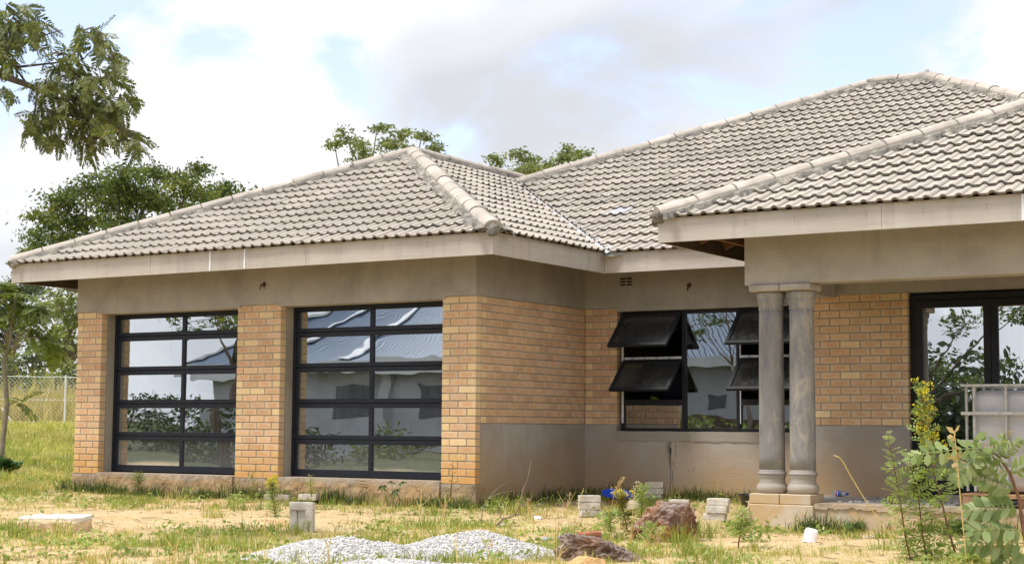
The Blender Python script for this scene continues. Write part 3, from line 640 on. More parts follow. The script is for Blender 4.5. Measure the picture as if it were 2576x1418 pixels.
# ridge and hip caps with their mortar
def cap_mesh(L):
    n = 9; V = []; F = []
    secs = [(0, 0.112, 0.0), (0.010, 0.114, 0.0), (0.035, 0.111, 0), (L, 0.108, 0)]
    for (x, r, _) in secs:
        for k in range(n):
            a = math.pi*k/(n-1); V.append((x, r*math.cos(a), r*0.86*math.sin(a)))
    for i in range(len(secs)-1):
        for k in range(n-1): F.append((i*n+k, (i+1)*n+k, (i+1)*n+k+1, i*n+k+1))
    F += [tuple(range(n)), tuple(range((len(secs)-1)*n, len(secs)*n))[::-1]]
    return mesh_of('ridge_tile', V, F, MAT['ridge_tile'], False)
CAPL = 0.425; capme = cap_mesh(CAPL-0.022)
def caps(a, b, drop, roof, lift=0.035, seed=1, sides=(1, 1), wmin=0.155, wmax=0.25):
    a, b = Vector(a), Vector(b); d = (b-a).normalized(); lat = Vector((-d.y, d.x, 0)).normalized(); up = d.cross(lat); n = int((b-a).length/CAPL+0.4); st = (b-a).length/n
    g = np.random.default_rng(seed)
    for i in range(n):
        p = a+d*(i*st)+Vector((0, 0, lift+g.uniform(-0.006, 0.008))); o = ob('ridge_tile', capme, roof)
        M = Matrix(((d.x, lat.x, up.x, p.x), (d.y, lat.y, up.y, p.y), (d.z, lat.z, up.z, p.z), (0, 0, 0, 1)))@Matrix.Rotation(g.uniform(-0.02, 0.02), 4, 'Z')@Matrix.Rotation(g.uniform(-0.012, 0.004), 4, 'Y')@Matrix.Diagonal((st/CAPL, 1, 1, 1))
        o.matrix_world = M
    m = MB(); kk = int((b-a).length/0.10)+1; V = []        # the bedding seen in the joints
    for q in range(kk+1):
        p = a+d*(b-a).length*q/kk+Vector((0, 0, lift-0.002)); V += [p+lat*0.103*math.cos(math.pi*c/8)+up*0.103*0.86*math.sin(math.pi*c/8) for c in range(9)]
    m.add(V, [(q*9+c, (q+1)*9+c, (q+1)*9+c+1, q*9+c+1) for q in range(kk) for c in range(8)])
    k = int((b-a).length/0.035); ts = np.linspace(0, (b-a).length, k)
    for sd_ in (1, -1):
        if not sides[0 if sd_ == 1 else 1]: continue
        w = wmin+(wmax-wmin)*np.clip(0.45+0.55*fbm(np.c_[ts], seed+(sd_ > 0), 5, 3.0), 0, 1); V = []
        hz = 0.012*fbm(np.c_[ts], seed+9, 5, 9.0)
        for q in range(k):
            p = a+d*ts[q]
            for (ww, hh) in ((0.07, 0.10), (0.12, 0.080+hz[q]), (w[q]*0.85, 0.090+hz[q]*0.7), (w[q], 0.030)):
                V.append(p+lat*sd_*ww+Vector((0, 0, hh-drop*ww)))
        F = [(q*4+c, (q+1)*4+c, (q+1)*4+c+1, q*4+c+1) if sd_ > 0 else (q*4+c, q*4+c+1, (q+1)*4+c+1, (q+1)*4+c) for q in range(k-1) for c in range(3)]
        m.add(V, F)
    m.make('ridge_mortar', MAT['ridge_mortar'], roof)
hd = TG*0.7071
caps(P3(eL+0.0, eF+0.0, 0), gap, hd, groof, seed=2, wmax=0.23); caps(P3(eR, eF, 0), gap, hd, groof, seed=4, wmax=0.27)
caps(gap, P3(-GW/2, YB, H_), TG, groof, seed=6, wmax=0.21)
caps(P3(eR-S_V, EV+S_V, S_V), P3(RX0, EV+TM, TM), hd, mroof, seed=8, wmax=0.24); caps(P3(RX0, EV+TM, TM), P3(XRIDGE, EV+TM, TM), TG, mroof, seed=10)
caps(P3(XRIDGE+4.0, EV+TM-4.0, TM-4.0), P3(XRIDGE, EV+TM, TM), hd, mroof, seed=12); caps(P3(PFX, PFY, 0), P3(PFX+4.4, PFY+4.4, 4.4), hd, proof, seed=14, wmax=0.26)
def plug(P, dirn, roof, s):
    bm = bmesh.new(); bmesh.ops.create_icosphere(bm, subdivisions=3, radius=1.0)
    for v in bm.verts:
        c = np.array(v.co)[None]; r = 1+0.30*fbm(c, 31+s, 5, 1.8)[0]; v.co = Vector((v.co.x*0.085*r, v.co.y*0.085*r, v.co.z*0.075*r))
    me = bpy.data.meshes.new('mortar_plug'); bm.to_mesh(me); bm.free(); me.materials.append(MAT['ridge_mortar']); me.polygons.foreach_set('use_smooth', [True]*len(me.polygons))
    ob('mortar_plug', me, roof, P)
plug(P3(eL, eF, 0)+Vector((0.02, 0.02, 0.03)), 0, groof, 1); plug(P3(eR, eF, 0)+Vector((-0.02, 0.02, 0.03)), 0, groof, 2); plug(P3(PFX, PFY, 0)+Vector((0.02, 0.02, 0.03)), 0, proof, 3); plug(gap+Vector((0, 0, 0.06)), 0, groof, 4)
plug(P3(XRIDGE, EV+TM, TM)+Vector((0, 0, 0.07)), 0, mroof, 5); plug(P3(eR-S_V, EV+S_V, S_V)+Vector((0.03, 0, 0.05)), 0, mroof, 6)
# valley flashing
va, vb = P3(eR+0.06, EV-0.06, 0), P3(eR-S_V, EV+S_V, S_V); lt = Vector((0.7071, 0.7071, 0))
m = MB(); m.add([va-lt*0.12+Vector((0, 0, 0.05)), va+Vector((0, 0, 0.0)), va+lt*0.12+Vector((0, 0, 0.05)), vb-lt*0.12+Vector((0, 0, 0.05)), vb, vb+lt*0.12+Vector((0, 0, 0.05))], [(0, 1, 4, 3), (1, 2, 5, 4)])
m.make('valley_flashing', MAT['galvanised'], mroof)
m = MB(); q = P3(eR+0.03, EV-0.03, 0); m.add([q+Vector((-0.02, -0.10, -0.035)), q+Vector((0.22, 0.0, -0.03)), q+Vector((0.20, 0.06, -0.02)), q+Vector((-0.05, 0.06, -0.02)), q+Vector((0.03, -0.09, -0.045))], [(0, 4, 1, 2, 3)]); m.make('valley_spout', MAT['white_metal'], mroof)

# fascia boards, nails, brackets, rafters
ZF0, ZF1 = 2.502, 2.747
def fascia(p, q, parent, n, mitre0=0, mitre1=0):
    p, q, n = Vector(p), Vector(q), Vector(n); d = (q-p).normalized(); t = 0.022
    V = []
    for z in (ZF0, ZF1):
        V += [Vector((p.x, p.y, z)), Vector((q.x, q.y, z)), Vector((q.x, q.y, z))-n*t-d*t*mitre1, Vector((p.x, p.y, z))-n*t+d*t*mitre0]
    o = MB().add(V, [(0, 3, 2, 1), (4, 5, 6, 7), (0, 1, 5, 4), (1, 2, 6, 5), (2, 3, 7, 6), (3, 0, 4, 7)]).make('fascia_board', MAT['fascia'], parent); o.data.materials.append(MAT['timber_inner']); o.data.polygons[4].material_index = 1; return o
g_ = 0.002
fx_ = [eL, -4.46, -1.98, eR-g_]
for k in range(3): fascia((fx_[k]+(0.002 if k else 0), eF+0.0012*(k % 2), 0), (fx_[k+1]-0.002*(k < 2), eF+0.0012*(k % 2), 0), groof, (0, -1, 0), int(k == 0), int(k == 2))
fascia((eR, eF+g_, 0), (eR, EV-g_, 0), groof, (1, 0, 0), 1, -1); fascia((eR+g_, EV, 0), (9.7, EV, 0), mroof, (0, -1, 0), -1, 0)
fascia((PFX+g_, PFY, 0), (4.98, PFY, 0), proof, (0, -1, 0), 1, 0); fascia((4.983, PFY+0.001, 0), (9.4, PFY+0.001, 0), proof, (0, -1, 0), 0, 0); fascia((PFX, EV-0.03, 0), (PFX, PFY+g_, 0), proof, (-1, 0, 0), 0, 1); fascia((eL, 12, 0), (eL, eF+g_, 0), groof, (-1, 0, 0), 0, 1)
m = MB()
def nails(p0, p1, n, ax):
    for i in range(n):
        t = (i+0.5)/n+random.uniform(-0.02, 0.02); p = Vector(p0).lerp(Vector(p1), t)
        for dz in (0, -0.035): 
            if ax == 0: m.box(p.x-0.004, p.x+0.004, p.y-0.0015, p.y+0.002, p.z+dz-0.004, p.z+dz+0.004)
            else: m.box(p.x-0.002, p.x+0.0015, p.y-0.004, p.y+0.004, p.z+dz-0.004, p.z+dz+0.004)
nails((eL, eF, 2.67), (eR, eF, 2.67), 12, 0); nails((eR, eF, 2.67), (eR, EV, 2.67), 4, 1); nails((PFX, PFY, 2.67), (6.3, PFY, 2.67), 6, 0); nails((eR, EV, 2.67), (PBX, EV, 2.67), 5, 0)
tag(m.make('nail_heads', MAT['rust_wire'], house), kind='stuff')
for u in (841, 979):
    p = atY(u, 1040, eF); MB().box(p[0]-0.012, p[0]+0.012, eF-0.006, eF-0.001, 2.505, 2.745).make('gutter_bracket', MAT['white_metal'], groof)
p = atY(4092, 850, PFY); MB().box(p[0]-0.012, p[0]+0.016, PFY-0.006, PFY-0.001, 2.505, 2.745).make('gutter_bracket', MAT['white_metal'], proof)
for k in range(10):
    y = -0.45+k*0.62
    if y < EV-0.1: MB().bar((PFX+0.03, y, 2.62), (PFX+min(0.68, y-PFY), y, 2.62+(min(0.68, y-PFY)-0.03)*TG), 0.04, 0.11).make('rafter', MAT['timber'], proof)
for k in range(6):
    x = PFX+0.35+k*0.8
    if k < 1: MB().bar((x, PFY+0.03, 2.60), (x, PFY+0.6, 2.60+0.57*TG), 0.04, 0.11).make('rafter', MAT['timber'], proof)
MB().bar((PFX+0.40, PFY+0.05, 2.60), (PFX+0.40, EV-0.1, 2.60), 0.05, 0.07).make('rafter', MAT['timber'], proof)
for k in range(6): MB().bar((eL+0.03, 0.1+k*0.8, 2.63), (eL+0.9, 0.1+k*0.8, 2.63+0.87*TG), 0.04, 0.11).make('rafter', MAT['timber'], groof)
# brandering / soffit of the garage's left eave
# ================================================================ ground
gx = np.unique(np.concatenate([np.linspace(-400, -60, 35), np.linspace(-60, -9, 90), np.arange(-9, 9.01, 0.09), np.linspace(9, 60, 40), np.linspace(60, 400, 20)]))
gy = np.unique(np.concatenate([np.linspace(-400, -60, 20), np.linspace(-60, -10, 40), np.arange(-10, 3.01, 0.09), np.linspace(3, 70, 100), np.linspace(70, 400, 30)]))
GX, GY = np.meshgrid(gx, gy); near = (np.abs(GX) < 9.5)*(GY > -10.5)*(GY < 3.5)
gv = np.c_[GX.ravel(), GY.ravel()]; GZ = gz(gv[:, 0], gv[:, 1])+near.ravel()*0.007*fbm(gv, 77, 4, 3.0)
nx = len(gx); ii, jj = np.meshgrid(np.arange(nx-1), np.arange(len(gy)-1)); q0 = (jj*nx+ii).ravel()
def m_ground():
    t = NT('ground'); v = t.vec('pos'); a = t.noise(v, 0.42, 6, 0.6, 0.3); b_ = t.noise(v, 2.6, 7, 0.68, 0.4); c_ = t.noise(v, 38, 5, 0.7); d = t.noise(v, 11, 5, 0.7, 0.6)
    sand = t.ramp(b_, [(0.3, (0.56, 0.34, 0.165)), (0.5, (0.64, 0.455, 0.265)), (0.72, (0.72, 0.58, 0.40))])
    straw = t.ramp(d, [(0.35, (0.36, 0.27, 0.11)), (0.65, (0.60, 0.50, 0.27))]); col = t.mix(t.ramp(t.math('ADD', a, t.math('MULTIPLY', b_, 0.5)), [(0.62, 0.0), (0.86, 0.85)]), sand, straw)
    p = t.sep(t.geo.outputs['Position']); field = t.ramp(t.math('ADD', t.math('MULTIPLY', t.math('ADD', t.math('MULTIPLY', p[0], -0.76), t.math('MULTIPLY', p[1], 0.65)), 0.2), t.math('MULTIPLY', a, 2.0)), [(0.0, 0.0), (0.98, 0.0), (1.0, 0.0)])
    pp = t.math('ADD', t.math('MULTIPLY', p[0], -0.76), t.math('MULTIPLY', p[1], 0.65)); pp = t.math('ADD', pp, t.math('MULTIPLY', a, 3.0))
    f = t.ramp(t.math('MULTIPLY', pp, 0.05), [(0.32, 0.0), (0.50, 0.9)]); grass = t.ramp(b_, [(0.35, (0.36, 0.35, 0.10)), (0.65, (0.58, 0.53, 0.22))]); col = t.mix(f, col, grass)
    far = t.ramp(t.math('MULTIPLY', t.math('ADD', p[1], t.math('MULTIPLY', a, 4.0)), -0.05), [(0.32, 0.0), (0.46, 1.0)]); col = t.mix(far, col, t.ramp(b_, [(0.35, (0.035, 0.05, 0.02)), (0.65, (0.10, 0.11, 0.045))]))
    col = t.mix(t.ramp(c_, [(0.30, 0.35), (0.5, 0.0)]), col, (0.22, 0.14, 0.07)); t.bump(t.math('ADD', c_, d), 0.6, 0.03); MAT['ground'] = t.fin(col, 0.97, 0.1)
m_ground()
gnd = ob('ground', big_mesh('ground', np.c_[gv, GZ], np.c_[q0, q0+1, q0+nx+1, q0+nx], [MAT['ground']])); gnd['kind'] = 'structure'
for p_ in gnd.data.polygons: p_.use_smooth = True
# ================================================================ plant materials
def m_leaf(name, stops, trans=0.35, rough=0.55, spec=0.3):
    t = NT(name); r = t.geo.outputs['Random Per Island']; c = t.ramp(r, stops); n = t.noise(t.vec('pos'), 0.9, 3, 0.5)
    c = t.mix(1.0, c, t.ramp(n, [(0.3, 0.78), (0.7, 1.18)]), 'MULTIPLY'); t.fin(c, rough, spec)
    tr = t.n.new('ShaderNodeBsdfTranslucent'); t.l.new(t.mix(1.0, c, (1.15, 1.2, 0.7), 'MULTIPLY'), tr.inputs['Color'])
    m = t.n.new('ShaderNodeMixShader'); m.inputs[0].default_value = trans; t.l.new(t.b.outputs[0], m.inputs[1]); t.l.new(tr.outputs[0], m.inputs[2]); t.l.new(m.outputs[0], t.out.inputs['Surface'])
    MAT[name] = t.m
m_leaf('leaf_tree', [(0.0, (0.060, 0.092, 0.026)), (0.5, (0.105, 0.142, 0.040)), (0.85, (0.16, 0.195, 0.052)), (1.0, (0.27, 0.27, 0.06))])
m_leaf('leaf_light', [(0.0, (0.11, 0.145, 0.045)), (0.6, (0.19, 0.225, 0.08)), (1.0, (0.32, 0.33, 0.14))])
m_leaf('leaf_dark', [(0.0, (0.028, 0.045, 0.022)), (0.6, (0.055, 0.080, 0.035)), (1.0, (0.10, 0.125, 0.04))])
m_leaf('leaf_yellow', [(0.0, (0.12, 0.15, 0.03)), (0.6, (0.24, 0.26, 0.04)), (1.0, (0.42, 0.38, 0.06))])
m_leaf('leaf_frond', [(0.0, (0.075, 0.098, 0.030)), (0.6, (0.14, 0.165, 0.052)), (0.9, (0.22, 0.23, 0.075)), (1.0, (0.25, 0.22, 0.12))], 0.4)
m_leaf('leaf_sapling', [(0.0, (0.10, 0.14, 0.03)), (0.6, (0.17, 0.21, 0.05)), (1.0, (0.26, 0.28, 0.07))], 0.4)
m_leaf('leaf_weed', [(0.0, (0.19, 0.27, 0.06)), (0.6, (0.30, 0.38, 0.10)), (1.0, (0.48, 0.53, 0.24))], 0.4)
m_leaf('leaf_senna', [(0.0, (0.15, 0.21, 0.065)), (0.5, (0.22, 0.29, 0.10)), (1.0, (0.33, 0.39, 0.17))], 0.3, 0.5)
m_leaf('leaf_castor', [(0.0, (0.045, 0.10, 0.03)), (1.0, (0.075, 0.15, 0.045))], 0.25)
m_leaf('grass', [(0.0, (0.22, 0.26, 0.05)), (0.4, (0.36, 0.37, 0.08)), (0.7, (0.52, 0.46, 0.16)), (1.0, (0.66, 0.56, 0.28))], 0.4)
m_leaf('grass_green', [(0.0, (0.15, 0.21, 0.04)), (0.5, (0.25, 0.31, 0.06)), (1.0, (0.40, 0.41, 0.10))], 0.4)
m_leaf('grass_dark', [(0.0, (0.035, 0.06, 0.02)), (0.6, (0.07, 0.11, 0.03)), (1.0, (0.13, 0.17, 0.04))], 0.35)
m_leaf('straw', [(0.0, (0.42, 0.30, 0.13)), (0.5, (0.58, 0.46, 0.24)), (1.0, (0.72, 0.62, 0.40))], 0.25)
m_leaf('dry_grass', [(0.0, (0.38, 0.32, 0.09)), (0.5, (0.54, 0.45, 0.14)), (1.0, (0.62, 0.50, 0.24))], 0.4)
m_leaf('flower', [(0.0, (0.62, 0.50, 0.02)), (1.0, (0.75, 0.66, 0.05))], 0.3)
m_leaf('seed_pink', [(0.0, (0.42, 0.25, 0.22)), (1.0, (0.66, 0.52, 0.46))], 0.4); m_leaf('seed_pale', [(0.0, (0.58, 0.48, 0.36)), (1.0, (0.80, 0.74, 0.62))], 0.4); m_leaf('seed_tan', [(0.0, (0.42, 0.28, 0.13)), (1.0, (0.58, 0.44, 0.24))], 0.4)
simple('bark', (0.15, 0.12, 0.09), 0.95, 0.35, 12, 0.1, 0.8); simple('bark_grey', (0.27, 0.23, 0.18), 0.95, 0.3, 14, 0.1, 0.7); simple('stem', (0.19, 0.10, 0.06), 0.8, 0.3, 20); simple('stem_green', (0.24, 0.28, 0.10), 0.7, 0.3, 20); simple('stem_straw', (0.62, 0.47, 0.16), 0.7, 0.2, 20)
simple('twig', (0.22, 0.17, 0.12), 0.95, 0.3, 20)

# ================================================================ plant builders
def rand_rot(n, g, flat=0.0):
    d = g.normal(size=(n, 3)); d[:, 2] *= (1-flat); d /= np.linalg.norm(d, axis=1, keepdims=True)+1e-9
    r = g.normal(size=(n, 3)); s = np.cross(d, r); s /= np.linalg.norm(s, axis=1, keepdims=True)+1e-9
    return d, s
def leaf_quads(P, L, g, ratio=0.42, flat=0.4, droop=0.25):
    n = len(P); d, s = rand_rot(n, g, flat); d[:, 2] -= droop; d /= np.linalg.norm(d, axis=1, keepdims=True); L = (L*g.uniform(0.65, 1.3, n))[:, None]
    nrm = np.cross(d, s); V = np.empty((n, 4, 3)); V[:, 0] = P; V[:, 1] = P+d*L*0.5+s*L*ratio*0.5+nrm*L*0.08; V[:, 2] = P+d*L; V[:, 3] = P+d*L*0.5-s*L*ratio*0.5+nrm*L*0.08
    return V.reshape(-1, 3), np.arange(4*n).reshape(n, 4)
def crown_points(clumps, dens, sub, g):
    out = []
    for (c, r) in clumps:
        c, r = np.array(c, float), np.array(r, float); ns = max(4, int(dens*(r[0]*r[1]+r[0]*r[2]+r[1]*r[2])))
        d = g.normal(size=(ns, 3)); d /= np.linalg.norm(d, axis=1, keepdims=True); q = c+d*r*(g.uniform(0.25, 1.0, ns)**0.6)[:, None]; out.append(q)
    return np.concatenate(out)
def tree(name, label, base, clumps, leaf, mat, dens=9.0, per=26, sub=0.28, trunk=0.14, fork=0.45, bark='bark', seed=1, group=None, cat='tree', flat=0.45, lean=None, extra=None):
    g = np.random.default_rng(seed); base = np.array(base, float); t = thing(name, label, cat, base, group); cc = np.array([c for c, r in clumps]); mean = cc.mean(0)
    top = base+(mean-base)*fork; 
    if lean is not None: top = np.array(lean, float)
    m = MB(); mid = (base+top)/2+g.normal(size=3)*0.06*np.linalg.norm(top-base)*np.array([1, 1, 0])
    m.tube([base-base, mid-base, top-base], [trunk*1.15, trunk*0.9, trunk*0.75], 9)
    m.make('trunk', MAT[bark], t, True)
    m = MB()
    for c in cc:
        k = top+(c-top)*0.5+g.normal(size=3)*0.10*np.linalg.norm(c-top)+np.array([0, 0, -0.06*np.linalg.norm(c-top)]); m.tube([top-base, k-base, c-base], [trunk*0.5, trunk*0.30, trunk*0.10], 6)
    sp = crown_points(clumps, dens, sub, g); dd = ((sp[:, None]-cc[None])**2).sum(2).argmin(1)
    for p, k in list(zip(sp, dd))[:: max(1, len(sp)//160)]: m.tube([cc[k]-base, (cc[k]+p)/2-base+g.normal(size=3)*0.05, p-base], [trunk*0.11, trunk*0.08, trunk*0.04], 4, False)
    tag(m.make('branches', MAT[bark], t, True))
    P = np.repeat(sp, per, 0)+g.normal(size=(len(sp)*per, 3))*np.array([sub, sub, sub*0.45])*0.62
    V, Q = leaf_quads(P-base, leaf, g, 0.45, flat); mi = np.zeros(len(Q), int)
    mats = [MAT[mat]]
    if extra: mats.append(MAT[extra[0]]); mi = np.repeat((g.uniform(size=len(sp)) < extra[1]), per).astype(int)
    o = ob('crown', big_mesh('crown', V, Q, mats, mi), t); o['kind'] = 'stuff'
    return t
def pxc(D, *items, dz=1.0):          # clumps from photo pixels at one depth: (u, v, ru, rv)
    k = D/6512.2; return [(atD(u, v, D+(i % 3-1)*dz), (ru*k, (ru+rv)*0.5*k, rv*k)) for i, (u, v, ru, rv) in enumerate(items)]
def on_ground(u, D): P = atD(u, 1700, D); return np.array([P[0], P[1], float(gz(P[0], P[1]))-0.05])

def frond(pairs, L, ll, lw, curve=0.35, fold=0.35, tip=1.0, seed=0, jit=0.06):
    """one pinnate leaf in local space: midrib along +X, drooping; returns V, quads (leaflets) and rib points"""
    g = np.random.default_rng(seed); V = []; Q = []; rib = []
    xs = lambda s: np.array([L*s, 0, -curve*L*s*s])
    for i in range(pairs):
        s = 0.12+0.88*i/(pairs-1); p = xs(s); env = math.sin(math.pi*(0.18+0.72*s))**0.7
        for sd_ in (1, -1):
            l = ll*env*g.uniform(0.85, 1.1); w = lw*g.uniform(0.85, 1.1); d = np.array([0.35+0.25*s*tip+g.normal()*jit, sd_, -fold*g.uniform(0.5, 1.5)+g.normal()*jit*1.6]); d /= np.linalg.norm(d); e = np.array([1, 0, -2*curve*s]); e /= np.linalg.norm(e)
            n0 = len(V); V += [p, p+d*l*0.30+e*w*0.45, p+d*l*0.75+e*w*0.42, p+d*l, p+d*l*0.75-e*w*0.42, p+d*l*0.30-e*w*0.45]; Q += [(n0, n0+1, n0+2, n0+5), (n0+5, n0+2, n0+3, n0+4)]
    return np.array(V), np.array(Q), [xs(s) for s in (0, 0.35, 0.7, 1.0)]
def frames(D, g, roll=0.5):          # matrices whose X axis follows D, Z roughly up
    D = D/np.linalg.norm(D, axis=1, keepdims=True); up = np.array([0, 0, 1.0])+g.normal(size=D.shape)*roll*0.5; y = np.cross(up, D); y /= np.linalg.norm(y, axis=1, keepdims=True)+1e-9; z = np.cross(D, y)
    return np.stack([D, y, z], axis=2)
def scatter(protos, P, D, S_, g, roll=0.5):
    M = frames(D, g, roll); k = g.integers(len(protos), size=len(P)); VV, QQ = [], []; off = 0
    for i in range(len(protos)):
        idx = np.where(k == i)[0]
        if not len(idx): continue
        V, Q = protos[i][:2]; W = np.einsum('nij,vj->nvi', M[idx], V)*np.asarray(S_)[idx][:, None, None]+P[idx][:, None]
        VV.append(W.reshape(-1, 3)); QQ.append((Q[None]+(np.arange(len(idx))*len(V))[:, None, None]).reshape(-1, Q.shape[1])+off); off += len(idx)*len(V)
    return np.concatenate(VV), np.concatenate(QQ)

# ================================================================ trees behind the house
tree('flat_crowned_tree', 'wide flat-crowned green tree rising behind the left end of the garage roof', on_ground(560, 40),
     pxc(40, (480, 715, 130, 45), (340, 750, 110, 45), (610, 705, 110, 40), (760, 750, 110, 50), (790, 690, 60, 30), (900, 765, 90, 40), (250, 820, 110, 45), (170, 885, 70, 55), (430, 810, 130, 45), (590, 800, 110, 45), (700, 850, 110, 45), (150, 960, 55, 50), (330, 900, 120, 40), (110, 1015, 40, 20), (980, 775, 50, 35), (480, 905, 110, 40), (260, 960, 80, 35), (830, 810, 70, 35), (540, 760, 120, 40), (300, 1010, 90, 30)),
     0.115, 'leaf_tree', 20, 85, 0.27, 0.17, 0.62, seed=3, extra=('leaf_yellow', 0.05), flat=0.2)
tree('roofline_tree', 'loose open tree top showing just above the garage roof peak', on_ground(1500, 46),
     pxc(46, (1377, 535, 40, 28), (1508, 518, 48, 26), (1436, 560, 48, 30), (1592, 568, 45, 34), (1550, 590, 40, 24), (1338, 577, 22, 13), (1686, 549, 24, 11), (1608, 535, 16, 26), (1745, 590, 36, 22), (1455, 610, 40, 30), (1500, 660, 120, 40), (1700, 630, 60, 30)), 0.13, 'leaf_light', 15, 46, 0.20, 0.13, 0.62, seed=5)
tree('roofline_tree', 'denser round tree top in the dip between garage ridge and main roof', on_ground(2150, 48),
     pxc(48, (1990, 646, 42, 24), (2085, 622, 48, 26), (2140, 645, 50, 28), (2110, 672, 50, 22), (2265, 608, 44, 22), (2320, 618, 40, 18), (2240, 640, 40, 24), (2175, 665, 40, 26), (2080, 720, 110, 40), (2240, 700, 80, 40)), 0.13, 'leaf_light', 16, 60, 0.22, 0.14, 0.6, seed=6)
# trees past the fence at the left
tree('tall_dark_tree', 'tall dark grey-green tree at far left beyond the chain-link fence', on_ground(40, 72),
     pxc(72, (60, 1165, 90, 55), (-20, 1210, 90, 70), (150, 1150, 70, 40), (80, 1260, 80, 60), (-60, 1290, 90, 80), (20, 1350, 80, 60)), 0.20, 'leaf_dark', 9, 48, 0.42, 0.25, 0.5, seed=11)
tree('leafy_tree', 'mid-green leafy tree between fence and garage wall, beyond the fence', on_ground(235, 62),
     pxc(62, (230, 1180, 70, 50), (280, 1230, 70, 60), (190, 1250, 60, 40), (280, 1310, 60, 60), (250, 1370, 70, 50), (320, 1400, 60, 60), (330, 1190, 60, 60), (380, 1300, 70, 90)), 0.18, 'leaf_light', 10, 44, 0.36, 0.2, 0.45, seed=12, extra=('leaf_yellow', 0.08))
tree('leafy_tree', 'low spreading tree with reddish-brown tint left of the leafy one', on_ground(120, 66),
     pxc(66, (100, 1340, 70, 40), (160, 1400, 60, 40), (40, 1430, 60, 45), (110, 1450, 60, 35), (200, 1440, 50, 40)), 0.18, 'leaf_light', 8, 40, 0.36, 0.18, 0.5, seed=13, extra=('leaf_dark', 0.4))
for i, (u, v, ru, rv, D, mt, lb) in enumerate(((20, 1490, 80, 50, 64, 'leaf_dark', 'dark rounded bush behind the fence at the left picture edge'), (140, 1510, 70, 40, 62, 'leaf_tree', 'green bush behind the fence under the low spreading tree'), (255, 1490, 55, 60, 60, 'leaf_light', 'pale green bush behind the fence post'), (330, 1530, 60, 70, 58, 'leaf_dark', 'dark bush behind the fence next to the garage corner'), (-70, 1530, 80, 70, 60, 'leaf_tree', 'green bush beyond the fence just left of the picture'))):
    tree('bush', lb, on_ground(u, D), pxc(D, (u, v, ru, rv), (u-30, v+30, ru*0.7, rv*0.6), (u+35, v+25, ru*0.7, rv*0.7)), 0.16, mt, 11, 44, 0.36, 0.07, 0.5, seed=20+i, cat='bush', group='bushes behind the fence', extra=('leaf_yellow', 0.12))
# a long belt of trees that closes the view far behind
def belt(name, label, pts, h, seed, mat, n, leaf=0.55):
    g = np.random.default_rng(seed); P = []
    for a, b in zip(pts[:-1], pts[1:]):
        k = n//(len(pts)-1); t = g.uniform(size=k); xy = np.array(a)[None]*(1-t)[:, None]+np.array(b)[None]*t[:, None]; xy += g.normal(size=xy.shape)*2.0
        s = np.cumsum(np.ones(k)); hh = h*(0.6+0.4*np.sin(t*37+seed)*np.sin(t*13)); P.append(np.c_[xy, gz(xy[:, 0], xy[:, 1])+g.uniform(0, 1, k)**0.8*hh])
    V, Q = leaf_quads(np.concatenate(P), leaf, g, 0.6); o = ob(name, big_mesh(name, V, Q, [MAT[mat]])); tag(o, label, 'woodland', kind='stuff')
belt('far_woodland', 'far belt of trees closing the view behind fence and house', [(-110, 40), (-60, 75), (0, 95), (60, 95)], 5.0, 9, 'leaf_dark', 14000)

# ---- slender sapling at the left edge
def poly(D, pts): return [atD(u, v, D) for u, v in pts]
sap = thing('sapling', 'slender crooked sapling with feathery leaves at the left picture edge', 'sapling', on_ground(8, 27.0))
so_ = np.array(sap.location); g = np.random.default_rng(40)
sb = np.array(on_ground(8, 27.0)); tr_ = [sb]+poly(27, [(8, 1800), (18, 1700), (28, 1620), (22, 1530), (14, 1440), (42, 1372), (46, 1290), (62, 1240), (62, 1170)])
MB().tube([p-so_ for p in tr_], [0.05, 0.047, 0.044, 0.042, 0.04, 0.036, 0.028, 0.022, 0.018, 0.012], 8).make('trunk', MAT['bark_grey'], sap, True)
limbs = [[(42, 1372), (90, 1335), (140, 1290)], [(46, 1375), (85, 1352), (150, 1348), (215, 1372)], [(62, 1240), (20, 1205), (-20, 1190)], [(14, 1440), (-20, 1410), (-50, 1380)], [(62, 1240), (110, 1225), (150, 1230)], [(28, 1620), (60, 1608), (75, 1606)], [(46, 1290), (10, 1265), (-30, 1255)]]
m = MB()
for l in limbs: m.tube([p-so_ for p in poly(27, l)], [0.018]+[0.012]*(len(l)-2)+[0.006], 6)
m.make('branches', MAT['bark_grey'], sap, True)
protos = [frond(15, 1.0, 0.34, 0.095, 0.30+0.1*k, 0.25, seed=k) for k in range(4)]
P, Dr, Sc = [], [], []
for l in limbs+[[(62, 1240), (62, 1170)]]:
    pts = poly(27, l)
    for k in range(4 if l[0] == (28, 1620) else 15 if len(l) > 2 else 12):
        a = pts[-1] if k < 6 else pts[-2]+(pts[-1]-pts[-2])*g.uniform(0, 1); P.append(a-so_); d = (pts[-1]-pts[0]); d /= np.linalg.norm(d); dd = d*0.6+g.normal(size=3)*0.8; dd[2] *= 0.45; Dr.append(dd); Sc.append(g.uniform(0.28, 0.52))
V, Q = scatter(protos, np.array(P), np.array(Dr), np.array(Sc), g); o = ob('crown', big_mesh('crown', V, Q, [MAT['leaf_sapling']]), sap); o['kind'] = 'stuff'

